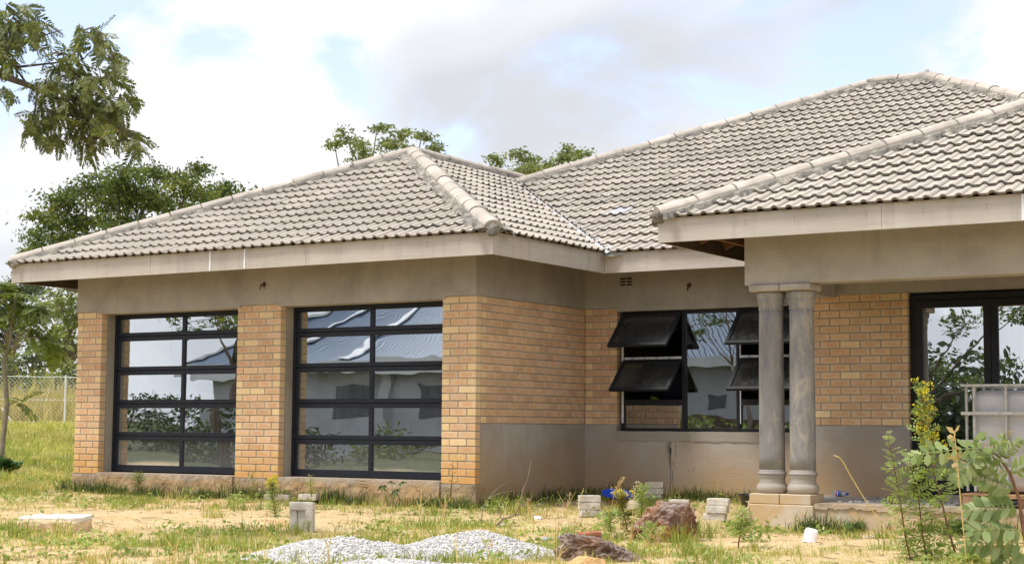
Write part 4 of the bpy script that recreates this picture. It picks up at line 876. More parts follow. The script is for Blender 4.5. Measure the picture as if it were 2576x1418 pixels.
# ---- overhanging branch, top left, with its tree standing outside the frame
BD = 14.0; tb = np.array([-4.6, -7.5, float(gz(-4.6, -7.5))-0.05]); obt = thing('overhanging_tree', 'near tree whose feathery branch hangs into the top left corner', 'tree', tb); fork_ = tb+np.array([0.3, 0.1, 2.9]); lim0 = atD(-160, 250, BD)
MB().tube([tb-tb, tb+np.array([0.1, 0.1, 1.6])-tb, fork_-tb], [0.17, 0.14, 0.12], 10).make('trunk', MAT['bark'], obt, True)
main = [[(-160, 250), (0, 300), (110, 340), (240, 400), (350, 480), (420, 570)], [(110, 340), (60, 270), (95, 250)], [(60, 270), (150, 260), (330, 240), (400, 170)], [(330, 290), (420, 330), (500, 310)], [(240, 400), (380, 380), (470, 400)], [(0, 300), (40, 180), (90, 60)], [(350, 480), (300, 540), (240, 580)], [(420, 570), (520, 560), (590, 600)], [(150, 360), (140, 440), (130, 500)], [(40, 180), (150, 150), (250, 120)], [(330, 240), (300, 170), (330, 110)], [(350, 480), (440, 500), (500, 520)], [(240, 400), (230, 470), (250, 520)]]
m = MB(); m.tube([fork_-tb, (fork_+lim0)/2+np.array([0, 0, 0.25])-tb, lim0-tb], [0.10, 0.075, 0.055], 8)
for i, l in enumerate(main): k = len(l); m.tube([p-tb for p in poly(BD, l)], [(0.040 if i == 0 else 0.013)*(1-0.8*j/(k-1)) for j in range(k)], 6)
g = np.random.default_rng(51); P, Dr, Sc = [], [], []
spots = [(60, 60, 90, 55), (40, 130, 70, 50), (130, 120, 70, 50), (330, 125, 60, 35), (390, 165, 40, 50), (455, 232, 50, 26), (250, 215, 80, 45), (285, 300, 110, 50), (400, 320, 80, 50), (480, 380, 34, 50), (200, 350, 90, 40), (120, 490, 55, 50), (200, 450, 70, 55), (330, 470, 95, 70), (450, 470, 50, 70), (220, 550, 55, 30), (380, 555, 75, 40), (500, 540, 55, 40), (555, 570, 35, 20), (10, 230, 50, 50), (420, 430, 60, 60), (300, 400, 80, 50), (-40, 120, 80, 80), (10, 370, 40, 30)]
twigs = MB()
for (u, v, ru, rv) in spots:
    for k in range(int(5+ru*rv/200)):
        a = g.uniform(0, 6.28); r = math.sqrt(g.uniform()); uu, vv = u+ru*r*math.cos(a), v+rv*r*math.sin(a); p = atD(uu, vv, BD+g.normal()*0.35)
        d = g.normal(size=3)*0.8; d[2] = -abs(g.normal())*0.75+0.15; d[:2] += 0.25*np.array([0.76, 0.3])
        P.append(p-tb); Dr.append(d); Sc.append(g.uniform(0.12, 0.23))
        if k % 3 == 0: q = atD(u, v, BD); m.tube([q-tb, (q+p)/2-tb+g.normal(size=3)*0.02, p-tb], [0.008, 0.006, 0.003], 4, False)
m.make('branches', MAT['bark'], obt, True)
protos = [frond(13, 1.0, 0.34, 0.105, 0.25+0.15*k, 0.45, seed=60+k) for k in range(4)]
V, Q = scatter(protos, np.array(P), np.array(Dr), np.array(Sc), g, 1.0); o = ob('crown', big_mesh('crown', V, Q, [MAT['leaf_frond']]), obt); o['kind'] = 'stuff'

# ================================================================ chain-link fence
simple('fence_wire', (0.52, 0.54, 0.55), 0.5, 0.15, 9, 0.5, metal=0.5); simple('fence_post', (0.60, 0.61, 0.62), 0.6, 0.1, 9)
fA, fB = on_ground(-260, 50.0), on_ground(420, 50.0); fen = thing('chain_link_fence', 'grey chain-link fence with steel posts across the field at the left', 'fence', fA)
fd = fB-fA; fl = np.linalg.norm(fd[:2]); fx = fd/np.linalg.norm(fd); hF = 1.42
def fpt(s, z): p = fA+fd*s/fl; return np.array([p[0], p[1], float(gz(p[0], p[1]))+z])-fA
pc = pix(on_ground(258, 50.0)); s0 = np.linalg.norm(on_ground(258, 50.0)[:2]-fA[:2])
for k in range(-2, 2):
    s = s0+k*2.9
    if 0 <= s <= fl: MB().tube([fpt(s, -0.05), fpt(s, hF+0.06)], 0.032, 8).make('post', MAT['fence_post'], fen)
s = s0-1.95; MB().tube([fpt(s, 0.45), fpt(s+0.35, 0.0)], 0.025, 6).make('brace', MAT['fence_post'], fen)
m = MB(); step = 0.13; n = int(fl/step)
for i in range(-int(hF/step), n):
    for sg in (1, -1):
        a, b = i*step, i*step+hF; z0, z1 = (0, hF) if sg > 0 else (hF, 0)
        if b < 0.1 or a > fl: continue
        if a < 0: z0 = z0+sg*(-a); a = 0
        p, q = fpt(a, z0), fpt(min(b, fl), z1 if b <= fl else z1-sg*(b-fl)); w = 0.006; up = np.array([0, 0, w]); sd = fx*w
        m.add([p-sd-up*0, p+sd, q+sd, q-sd, p+np.array([0, -0.008, 0]), q+np.array([0, -0.008, 0])], [(0, 1, 2, 3), (0, 4, 5, 3), (4, 1, 2, 5)])
for z in (0.03, hF*0.5, hF): m.tube([fpt(x, z) for x in np.linspace(0, fl, 8)], 0.006, 4)
tag(m.make('wire_mesh', MAT['fence_wire'], fen), kind='stuff')

# ================================================================ grass, straw, ground weeds
def blades(P, h, w, g, lean=0.6, curl=0.5):
    n = len(P); a = g.uniform(0, 6.283, n); l = np.abs(g.normal(size=n))*lean; d = np.c_[np.cos(a), np.sin(a), np.zeros(n)]; sx = np.c_[-np.sin(a), np.cos(a), np.zeros(n)]
    b = g.uniform(0, 6.283, n); sx = np.c_[np.cos(b), np.sin(b), np.zeros(n)]
    h = h[:, None]; l = l[:, None]; w = np.asarray(w).reshape(-1, 1)
    mid = P+d*h*l*0.35+np.array([0, 0, 1])*h*0.6; tip = P+d*h*l*(0.9+curl)+np.array([0, 0, 1])*h*(1.0-0.35*np.minimum(l, 1.5))
    V = np.stack([P-sx*w/2, P+sx*w/2, mid+sx*w*0.42, mid-sx*w*0.42, tip], 1).reshape(-1, 3); k = np.arange(n)[:, None]*5
    T = np.concatenate([k+np.array([[0, 1, 2]]), k+np.array([[0, 2, 3]]), k+np.array([[3, 2, 4]])], 1).reshape(-1, 3); return V, T
def tufts(n, region, accept, hr, per, wid, spread, seed, mat, name, label, cat='grass', lean=0.6):
    g = np.random.default_rng(seed); x0, x1, y0, y1 = region; P = np.empty((0, 2))
    while len(P) < n:
        q = np.c_[g.uniform(x0, x1, n*2), g.uniform(y0, y1, n*2)]; P = np.concatenate([P, q[accept(q[:, 0], q[:, 1], g)]])
    P = P[:n]; hh = g.uniform(hr[0], hr[1], n)*(0.75+0.5*g.uniform(size=n)**3); k = per; R_ = np.repeat(P, k, 0)+g.normal(size=(n*k, 2))*spread; h = np.repeat(hh, k)*g.uniform(0.45, 1.1, n*k)
    pos = np.c_[R_, gz(R_[:, 0], R_[:, 1])-0.008]; V, T = blades(pos, h, wid*g.uniform(0.6, 1.3, n*k), g, lean)
    o = ob(name, big_mesh(name, V, T, [MAT[mat]])); return tag(o, label, cat, kind='stuff')
def free(x, y):                       # where no building stands
    ins = (x > -6.42)*(x < 0.04)*(y > -0.06)+(x > -0.1)*(x < 9.3)*(y > 2.46)+(x > 3.3)*(x < 9.3)*(y > -0.16)
    return ~(ins > 0)
def inview(x, y, pad=0.05):
    dx, dy = x-CAM[0], y-CAM[1]; z = dx*_F[0]+dy*_F[1]-0.9*_F[2]; r = (dx*_R[0]+dy*_R[1])/z; return (z > 8)*(np.abs(r) < 0.315+pad)
patch = lambda x, y, s, sc: fbm(np.c_[x, y], s, 4, sc)
def sandy(x, y):                       # the bare, trodden strips
    a = 1.3*np.exp(-((x+1.4-0.55*(y+2.5))**2/3.4+(y+3.0)**2/2.2)); b = np.exp(-((x-5.3)**2/2.4+(y+2.2)**2/1.1)); c = np.exp(-((x-2.1)**2/1.0+(y+1.2)**2/1.2))*0.5; return a+b+c
yard = (-9, 8.5, -9, 2.45)
tufts(3000, yard, lambda x, y, g: free(x, y)*inview(x, y)*((patch(x, y, 201, 0.9)*0.6-1.25*sandy(x, y)+0.25) > g.normal(size=len(x))*0.25), (0.05, 0.13), 12, 0.0055, 0.035, 301, 'grass', 'yard_grass', 'short yellow-green grass tufts over the sandy yard')
tufts(900, yard, lambda x, y, g: free(x, y)*inview(x, y)*((patch(x, y, 203, 1.1)-0.9*sandy(x, y)) > 0.35), (0.08, 0.20), 15, 0.006, 0.035, 303, 'grass_green', 'green_grass', 'fresh green grass clumps scattered through the yard')
tufts(4200, yard, lambda x, y, g: free(x, y)*inview(x, y)*((patch(x, y, 241, 1.5)*0.7-0.9*sandy(x, y)+0.1) > g.normal(size=len(x))*0.2), (0.018, 0.05), 16, 0.0048, 0.055, 341, 'grass', 'grass_mat', 'low matted grass covering parts of the yard', lean=1.3)
def nearwall(x, y, g):
    d = np.minimum.reduce([np.where((x > -6.4)*(x < 0.1), np.abs(y+0.15), 9), np.where((x > -0.1)*(x < 3.3), np.abs(y-2.3), 9), np.where((y > 0)*(y < 2.4), np.abs(x-0.16), 9), np.where((x > 4.0)*(x < 8), np.abs(y+0.35), 9)])
    return free(x, y)*inview(x, y)*(d < np.abs(g.normal(size=len(x)))*0.16)*(patch(x, y, 205, 1.4) > -0.25)
tufts(760, yard, nearwall, (0.08, 0.26), 12, 0.008, 0.045, 305, 'grass_dark', 'wall_foot_grass', 'dark green grass and weeds along the foot of the walls')
tufts(260, yard, nearwall, (0.12, 0.30), 8, 0.006, 0.06, 306, 'grass', 'wall_foot_straw', 'taller yellowing grass stems along the foot of the walls')
tufts(2600, yard, lambda x, y, g: free(x, y)*inview(x, y)*(patch(x, y, 207, 0.8)*0.5+0.3 > g.normal(size=len(x))*0.4), (0.02, 0.05), 9, 0.004, 0.08, 307, 'straw', 'straw_litter', 'pale dry straw lying over the sandy ground', 'straw', lean=2.6)
fieldp = lambda x, y: (x-CAM[0])*-0.76+(y-CAM[1])*0.65
tufts(5200, (-24, -6.5, -9, 14), lambda x, y, g: inview(x, y, 0.03)*free(x, y)*(fieldp(x, y) > 17+g.normal(size=len(x))*1.5), (0.06, 0.16), 14, 0.010, 0.08, 309, 'grass', 'field_grass', 'bright yellow-green grass of the field left of the garage')
tufts(1500, (-24, -6.5, -7, 12), lambda x, y, g: inview(x, y, 0.03)*free(x, y)*(fieldp(x, y) > 19)*(patch(x, y, 211, 0.7) > 0.1), (0.10, 0.25), 14, 0.011, 0.08, 311, 'grass_green', 'field_weeds', 'greener taller grass patches in the field left of the garage')
tufts(4200, (-48, -16, 8, 36), lambda x, y, g: inview(x, y, 0.03)*(fieldp(x, y) > 30)*(fieldp(x, y) < 51), (0.10, 0.24), 14, 0.024, 0.20, 313, 'grass', 'far_grass', 'sunlit grass in the far field before the fence')
tufts(900, (-60, -26, 10, 44), lambda x, y, g: inview(x, y, 0.03)*(fieldp(x, y) > 53.6)*(fieldp(x, y) < 60), (0.7, 1.5), 22, 0.03, 0.30, 315, 'dry_grass', 'tall_dry_grass', 'tall yellow grass standing behind the chain-link fence', lean=0.25)
tufts(1500, (-24, -6.5, -9, 14), lambda x, y, g: inview(x, y, 0.03)*free(x, y)*(fieldp(x, y) > 17)*(patch(x, y, 231, 0.5) > -0.1), (0.08, 0.17), 12, 0.010, 0.10, 331, 'straw', 'field_straw', 'pale dry grass mixed into the field left of the garage')
g = np.random.default_rng(66); n = 900; q = np.c_[g.uniform(-8, 8, n*6), g.uniform(-8, 2.4, n*6)]; q = q[free(q[:, 0], q[:, 1])*inview(q[:, 0], q[:, 1])][:n]; n = len(q); aa = g.uniform(0, 6.283, n); L = 0.02+0.13*g.uniform(size=n)**3; zq = gz(q[:, 0], q[:, 1])+0.006; dx = np.c_[np.cos(aa), np.sin(aa), g.normal(size=n)*0.12]*L[:, None]; wx_ = np.c_[-np.sin(aa), np.cos(aa), np.zeros(n)]*(0.003+0.004*g.uniform(size=n))[:, None]; P0 = np.c_[q, zq]
V = np.stack([P0-dx-wx_, P0-dx+wx_, P0+dx+wx_, P0+dx-wx_, P0+np.array([0, 0, 0.008])], 1).reshape(-1, 3); k = np.arange(n)[:, None]*5; T = np.concatenate([k+np.array([[0, 1, 4]]), k+np.array([[1, 2, 4]]), k+np.array([[2, 3, 4]]), k+np.array([[3, 0, 4]])], 1).reshape(-1, 3); m_leaf('litter_brown', [(0.0, (0.10, 0.06, 0.03)), (0.6, (0.24, 0.15, 0.07)), (1.0, (0.40, 0.29, 0.16))], 0.1)
tag(ob('twig_litter', big_mesh('twig_litter', V, T, [MAT['litter_brown']])), 'brown twigs and dead leaf bits strewn over the yard', 'twigs', kind='stuff')
# leafy ground weeds and small litter
g = np.random.default_rng(71); q = np.c_[g.uniform(-8, 8, 5000), g.uniform(-8, 2.4, 5000)]; ok = free(q[:, 0], q[:, 1])*inview(q[:, 0], q[:, 1])*((patch(q[:, 0], q[:, 1], 221, 1.3)-0.8*sandy(q[:, 0], q[:, 1])) > 0.3); q = q[ok][:420]
sp = np.c_[q, gz(q[:, 0], q[:, 1])]; P = np.repeat(sp, 16, 0)+np.abs(g.normal(size=(len(sp)*16, 3)))*np.array([0, 0, 0.05])+g.normal(size=(len(sp)*16, 3))*np.array([0.05, 0.05, 0.0]); V, Q = leaf_quads(P, 0.05, g, 0.5, 0.5, 0.0)
tag(ob('ground_weeds', big_mesh('ground_weeds', V, Q, [MAT['leaf_weed']])), 'small leafy weeds sprinkled through the yard grass', 'weeds', kind='stuff')
q = np.c_[g.uniform(-8, 8, 6000), g.uniform(-8, 2.4, 6000)]; q = q[free(q[:, 0], q[:, 1])*inview(q[:, 0], q[:, 1])][:1500]; m = MB()
simple('pebble', (0.50, 0.40, 0.29), 0.95, 0.4, 12)
ico = bmesh.new(); bmesh.ops.create_icosphere(ico, subdivisions=1, radius=1.0); IV = np.array([v.co[:] for v in ico.verts]); IF = np.array([[v.index for v in f.verts] for f in ico.faces]); ico.free()
def stones(P, S_, g, flat=0.6):
    n = len(P); jit = 1+g.normal(size=(n, len(IV), 1))*0.22; W = IV[None]*jit*np.c_[S_, S_*g.uniform(0.6, 1, n), S_*flat][:, None]; a = g.uniform(0, 6.28, n); ca, sa = np.cos(a)[:, None], np.sin(a)[:, None]
    W = np.stack([W[..., 0]*ca-W[..., 1]*sa, W[..., 0]*sa+W[..., 1]*ca, W[..., 2]], 2)+P[:, None]; return W.reshape(-1, 3), (IF[None]+(np.arange(n)*len(IV))[:, None, None]).reshape(-1, 3)
V, T = stones(np.c_[q, gz(q[:, 0], q[:, 1])], 0.006+0.016*g.uniform(size=len(q))**4, g); tag(ob('pebbles', big_mesh('pebbles', V, T, [MAT['pebble']])), 'small stones and clods strewn over the yard', 'pebbles', kind='stuff')
# ================================================================ loose things in the yard
def rock_mesh(name, rx, ry, rz, seed, mat, sub=4, rough=0.28, sharp=1.3):
    bm = bmesh.new(); bmesh.ops.create_icosphere(bm, subdivisions=sub, radius=1.0); C = np.array([v.co[:] for v in bm.verts])
    gg = np.random.default_rng(seed+77); N_ = gg.normal(size=(22, 3)); N_ /= np.linalg.norm(N_, axis=1, keepdims=True); facet = np.min(gg.uniform(0.80, 1.12, 22)[None]/np.maximum(C@N_.T, 0.08), axis=1); facet = np.minimum(facet, 1.25) if sub > 3 else 1.0
    r = facet+rough*0.5*fbm(C, seed, 2, 0.7)+rough*0.22*sharp*np.abs(fbm(C, seed+1, 5, 2.2))+rough*0.30*fbm(C, seed+2, 5, 5.0)+rough*0.2*fbm(C, seed+3, 3, 13.0); C = np.sign(C)*np.abs(C)**0.82*r[:, None]*np.array([rx, ry, rz])
    for v, c in zip(bm.verts, C): v.co = c
    me = bpy.data.meshes.new(name); bm.to_mesh(me); bm.free(); me.materials.append(mat); return me
def m_rock(name, c1, c2, c3, sc=7):
    t = NT(name); v = t.vec('pos'); n = t.noise(v, sc, 7, 0.7, 0.6); n2 = t.noise(v, sc*0.35, 5, 0.65); n3 = t.noise(v, 60, 5, 0.7)
    c = t.ramp(n, [(0.32, c1), (0.5, c2), (0.66, c3)]); c = t.mix(t.ramp(n2, [(0.45, 0.0), (0.6, 0.75)]), c, t.ramp(n, [(0.35, (0.20, 0.075, 0.02)), (0.6, (0.44, 0.19, 0.05))]))
    up = t.sep(t.geo.outputs['Normal'])[2]; c = t.mix(t.math('MULTIPLY', t.ramp(up, [(0.25, 0.0), (0.8, 1.0)]), t.ramp(n, [(0.4, 0.1), (0.6, 0.75)])), c, (0.40, 0.35, 0.31)); t.bump(t.math('ADD', n, n3), 0.9, 0.03); MAT[name] = t.fin(c, 0.95, 0.15)
m_rock('ironstone', (0.075, 0.048, 0.038), (0.20, 0.13, 0.10), (0.38, 0.29, 0.24)); simple('cement_brick', (0.56, 0.515, 0.44), 0.95, 0.22, 9, 0.1, 0.7); simple('cement_brick_dull', (0.36, 0.32, 0.26), 0.95, 0.25, 9, 0.1, 0.7)
simple('red_brick', (0.36, 0.13, 0.075), 0.9, 0.3, 14, 0.2, 0.6); simple('pale_stone', (0.55, 0.45, 0.32), 0.95, 0.3, 6, 0.1, 0.6); simple('soil_lump', (0.58, 0.44, 0.27), 0.97, 0.3, 5, 0.1, 0.9); simple('orange_stone', (0.58, 0.36, 0.17), 0.95, 0.25, 5, 0.1, 0.6)
simple('black_plastic', (0.012, 0.012, 0.013), 0.4, 0.3, 9, 0.5); simple('blue_plastic', (0.012, 0.055, 0.42), 0.35, 0.15, 6, 0.5); simple('white_plastic', (0.80, 0.80, 0.80), 0.35, 0.05, 6, 0.5); simple('water', (0.55, 0.60, 0.66), 0.05, 0.1, 3, 0.6)
def cb_mesh(name, mat, seed, L=0.222, Wd=0.106, H=0.073):
    bm = bmesh.new(); bmesh.ops.create_cube(bm, size=1.0); bmesh.ops.subdivide_edges(bm, edges=bm.edges[:], cuts=4, use_grid_fill=True)
    C = np.array([v.co[:] for v in bm.verts])*np.array([L, Wd, H]); lim = np.array([L, Wd, H])/2-0.008; inner = np.clip(C, -lim, lim); d = C-inner; nr = np.linalg.norm(d, axis=1, keepdims=True); C = inner+np.where(nr > 0, d/np.maximum(nr, 1e-6)*np.minimum(nr, 0.008), 0)
    C += (0.0022*fbm(C, seed, 4, 30.0))[:, None]*np.sign(C)
    for v, c in zip(bm.verts, C): v.co = c
    me = bpy.data.meshes.new(name); bm.to_mesh(me); bm.free(); me.materials.append(mat); return me
CBM = [cb_mesh('cement_brick', MAT['cement_brick'], 400+i) for i in range(3)]+[cb_mesh('cement_brick', MAT['cement_brick_dull'], 410)]
def cbrick(label, loc, rz=0.0, stand=False, k=0, tilt=0.0, group=None):
    o = ob('cement_brick', CBM[k], None, loc, (tilt, R(90) if stand else 0, rz)); return tag(o, label, 'brick', group)
def G(u, v, dz=0.0, z=None):
    p = atZ(u, v, -0.30 if z is None else z)
    for _ in range(4): p = atZ(u, v, float(gz(p[0], p[1])))
    return np.array([p[0], p[1], float(gz(p[0], p[1]))+dz])
# the upright pile in front of the right-hand garage door
p = G(1204, 2126, -0.02); c_, s_ = math.cos(0.35), math.sin(0.35); off = lambda a, b, z: (p[0]+a*c_-b*s_, p[1]+a*s_+b*c_, p[2]+z)
cbrick('cement brick on end, left one under the cap brick before the right garage door', off(-0.068, 0.02, 0.105), 0.35, True, 0, group='bricks of the upright pile')
cbrick('cement brick on end, middle one under the cap brick before the right garage door', off(0.008, 0.03, 0.105), 0.33, True, 1, group='bricks of the upright pile')
cbrick('cement brick on end, right one under the cap brick before the right garage door', off(0.085, -0.005, 0.104), 0.42, True, 2, group='bricks of the upright pile')
cbrick('pale cement brick lying as a cap across the three upright ones', off(0.005, 0.012, 0.252), 0.38, False, 0, 0.0, group='bricks of the upright pile')
for i, (x, y, rz, lb) in enumerate(((-2.55, -0.42, 0.25, 'grey cement brick flat at the plinth, left of three below the right garage door'), (-2.36, -0.52, 0.35, 'grey cement brick flat at the plinth, middle of three below the right garage door'), (-2.05, -0.40, 0.30, 'lighter cement brick flat at the plinth, right of three below the right garage door'))):
    cbrick(lb, (x, y, float(gz(x, y))+(0.045 if i < 2 else 0.07)), rz, False, 3 if i < 2 else 0, group='bricks lying by the plinth')
def stack(u, v, n, rz, labels, group, jx=0.012, mats=(0, 1, 2), dull=None):
    p = G(u, v, 0.036)
    for k in range(n):
        cbrick(labels[k], (p[0]+random.uniform(-jx, jx), p[1]+random.uniform(-jx, jx)*0.6, p[2]+k*0.0745), rz+random.uniform(-0.12, 0.12), False, mats[k % len(mats)], group=group)
stack(2360, 2066, 3, 0.72, ['%s cement brick of the three-brick stack left of the blue tray' % s for s in ('bottom', 'middle', 'top')], 'three-brick stack by the blue tray')
p3 = atY(2617, 1975, 2.12); p3[2] = float(gz(p3[0], p3[1]))+0.036
for k, s in enumerate(('bottom', 'middle', 'top')): cbrick('%s cement brick of the stack against the entrance wall below the window' % s, (p3[0]+random.uniform(-.01, .01), p3[1], p3[2]+0.0745*k), 0.15+0.1*k, False, k % 3, group='stack against the entrance wall')
stack(2716, 2052, 2, 0.25, ['%s cement brick of the pair just behind the big boulder' % s for s in ('lower', 'upper')], 'pair of bricks behind the boulder')
stack(2866, 2080, 3, 0.1, ['%s cement brick of the uneven stack left of the column pedestal' % s for s in ('bottom', 'middle', 'top')], 'uneven stack by the pedestal', 0.03)
cbrick('half-hidden cement brick leaning behind the three-brick stack and blue tray', (0.95, 1.75, float(gz(0.95, 1.75))+0.06), 0.9, False, 1, 0.35)
# blue tray on a dark stone
bl = G(2440, 2030); m = MB(); n = 20; prof_ = [(0.0, 0.0), (0.10, 0.0), (0.135, 0.02), (0.16, 0.024)]; bp = bl+np.array([0.03, 0.10, 0.13])
m.V = []; m.F = []
ring = [(0.165, 0.095), (0.155, 0.085), (0.11, 0.055)]; oct_ = [(1, 0.45), (0.55, 1), (-0.55, 1), (-1, 0.45), (-1, -0.45), (-0.55, -1), (0.55, -1), (1, -0.45)]
for z, r in ((0.0, 1.0), (0.012, 1.0), (0.010, 0.92), (-0.018, 0.70)): m.V += [(0.165*r*x, 0.105*r*y, z) for x, y in oct_]
for k in range(3): m.F += [(k*8+i, k*8+(i+1) % 8, (k+1)*8+(i+1) % 8, (k+1)*8+i) for i in range(8)]
m.F.append(tuple(range(24, 32)))
o = m.make('plastic_tray', MAT['blue_plastic']); o.location = tuple(bp); o.rotation_euler = (R(24), R(3), 0.45); tag(o, 'bright blue plastic tray tilted between the brick stacks', 'tray')
tag(ob('rock', rock_mesh('rock', 0.13, 0.09, 0.09, 510, MAT['ironstone'], 3), None, (bp[0], bp[1]+0.03, bp[2]-0.10)), 'small dark rock that props up the blue tray', 'rock')
q = G(2532, 2050); tag(ob('rock', rock_mesh('rock', 0.085, 0.06, 0.075, 520, MAT['pale_stone'], 3, 0.15), None, q+np.array([0, 0.02, 0.06])), 'smooth pale stone between the blue tray and the boulder', 'rock')
q = G(2470, 2062); tag(ob('plastic_sheet', rock_mesh('plastic_sheet', 0.16, 0.07, 0.028, 530, MAT['black_plastic'], 4, 0.35), None, q+np.array([0, 0.05, 0.01]), (0, 0, 0.5)), 'crumpled black plastic sheet on the ground before the blue tray', 'plastic sheet')
# the big boulder and the low rock
q = G(2648, 2165); tag(ob('boulder', rock_mesh('boulder', 0.245, 0.20, 0.215, 541, MAT['ironstone'], 5, 0.22, 1.6), None, q+np.array([-0.05, 0.14, 0.10]), (0, R(4), 0.5)), 'big rough rust-brown boulder in front of the entrance', 'boulder')
q = atZ(2420, 2250, -0.3); tag(ob('rock', rock_mesh('rock', 0.275, 0.19, 0.15, 552, MAT['ironstone'], 5, 0.26), None, (q[0]-0.09, q[1]+0.0, -0.275), (0, R(9), 0.45)), 'low dark ironstone rock carrying the broken red brick', 'rock')
q = atD(2357, 2149, 11.75); me = cb_mesh('brick', MAT['red_brick'], 560, 0.165, 0.106, 0.085); tag(ob('broken_brick', me, None, q, (R(4), R(-3), 0.75)), 'broken red clay brick sitting on the low dark rock', 'brick')
q = atZ(2340, 2290, -0.3); tag(ob('rock', rock_mesh('rock', 0.12, 0.08, 0.09, 570, MAT['orange_stone'], 4, 0.12), None, (q[0], q[1], -0.28)), 'smooth orange stone at the bottom edge below the broken brick', 'rock')
# lump of broken concrete at the left
q = G(180, 2125); lm = thing('concrete_lump', 'pale broken slab of concrete and earth at the lower left', 'concrete lump', q)
me = cb_mesh('slab', MAT['soil_lump'], 580, 0.60, 0.34, 0.20); o = ob('slab', me, lm, (0, 0.1, 0.01), (R(3), 0, 0.42)); md = o.modifiers.new('s', 'SUBSURF'); md.levels = md.render_levels = 2; tx = bpy.data.textures.new('lump', 'CLOUDS'); tx.noise_scale = 0.09; dp = o.modifiers.new('d', 'DISPLACE'); dp.texture = tx; dp.strength = 0.06
simple('lump_crust', (0.66, 0.61, 0.53), 0.95, 0.15, 9, 0.1, 0.6); me = cb_mesh('crust', MAT['lump_crust'], 585, 0.58, 0.30, 0.05); o = ob('crust', me, lm, (0, 0.12, 0.108), (R(3), R(-1), 0.42)); md = o.modifiers.new('s', 'SUBSURF'); md.levels = md.render_levels = 2; dp = o.modifiers.new('d', 'DISPLACE'); dp.texture = tx; dp.strength = 0.03
# black basin
q = np.array([2.62, 1.75, 0]); q[2] = float(gz(q[0], q[1])); bs = thing('basin', 'round black basin with water behind the column pedestal', 'basin', q)
MB().lathe([(0.13, 0.0), (0.155, 0.02), (0.185, 0.13), (0.195, 0.135), (0.195, 0.145), (0.18, 0.143), (0.15, 0.03), (0.02, 0.025)], 0, 0, 24).make('bowl', MAT['black_plastic'], bs, True)
MB().lathe([(0.170, 0.10), (0.170, 0.104)], 0, 0, 24).make('water', MAT['water'], bs)
q = G(2925, 2098); tag(MB().tube([(0, 0, 0.02), (0.05, 0.05, 0.08), (0.12, 0.16, 0.17)], [0.016, 0.018, 0.014], 8).make('stick', MAT['soil_lump']), 'short pale stick leaning by the uneven brick stack', 'stick').location = tuple(q)
# white plastic jug piece
q = G(3240, 2168); jg = MB(); J = []
for k, (z, r) in enumerate(((0, 0.95), (0.02, 1.0), (0.05, 0.97), (0.055, 1.0), (0.085, 0.97), (0.09, 1.0), (0.12, 0.97), (0.125, 1.0), (0.15, 0.96), (0.165, 0.80))): J += [(0.062*r*np.sign(math.cos(a))*abs(math.cos(a))**0.6, 0.05*r*np.sign(math.sin(a))*abs(math.sin(a))**0.6, z) for a in np.linspace(0, 2*math.pi, 20, endpoint=False)]
jg.add(J, [(k*20+i, k*20+(i+1) % 20, (k+1)*20+(i+1) % 20, (k+1)*20+i) for k in range(9) for i in range(20)]+[tuple(range(180, 200))])
o = jg.make('plastic_container', MAT['white_plastic'], None, True); o.location = tuple(q+np.array([-0.03, 0.05, -0.015])); o.rotation_euler = (R(-14), R(14), 0.5); o.scale = (0.9, 0.9, 0.76); tag(o, 'cut-off ribbed white plastic container on the sand before the porch', 'container')
# bits of litter
simple('paper', (0.72, 0.72, 0.74), 0.7, 0.1, 9); simple('foil', (0.45, 0.50, 0.60), 0.35, 0.3, 20, metal=0.4)
for i, (u, v, s, mt, lb) in enumerate(((2150, 2075, 0.05, 'paper', 'small white scrap of paper left of the three-brick stack'), (2190, 2160, 0.05, 'foil', 'crumpled silver wrapper left of the low dark rock'), (2245, 2155, 0.045, 'foil', 'second crumpled wrapper closest to the low dark rock'), (2000, 2105, 0.06, 'paper', 'pale flat scrap beside the bare branch'), (3480, 2150, 0.07, 'pale_stone', 'flat pale chip of stone on the sand before the porch'))):
    q = G(u, v, 0.012); tag(ob('litter', rock_mesh('litter', s, s*0.6, 0.016, 600+i, MAT[mt], 3, 0.5), None, q, (0.2, 0.1, i)), lb, 'litter')

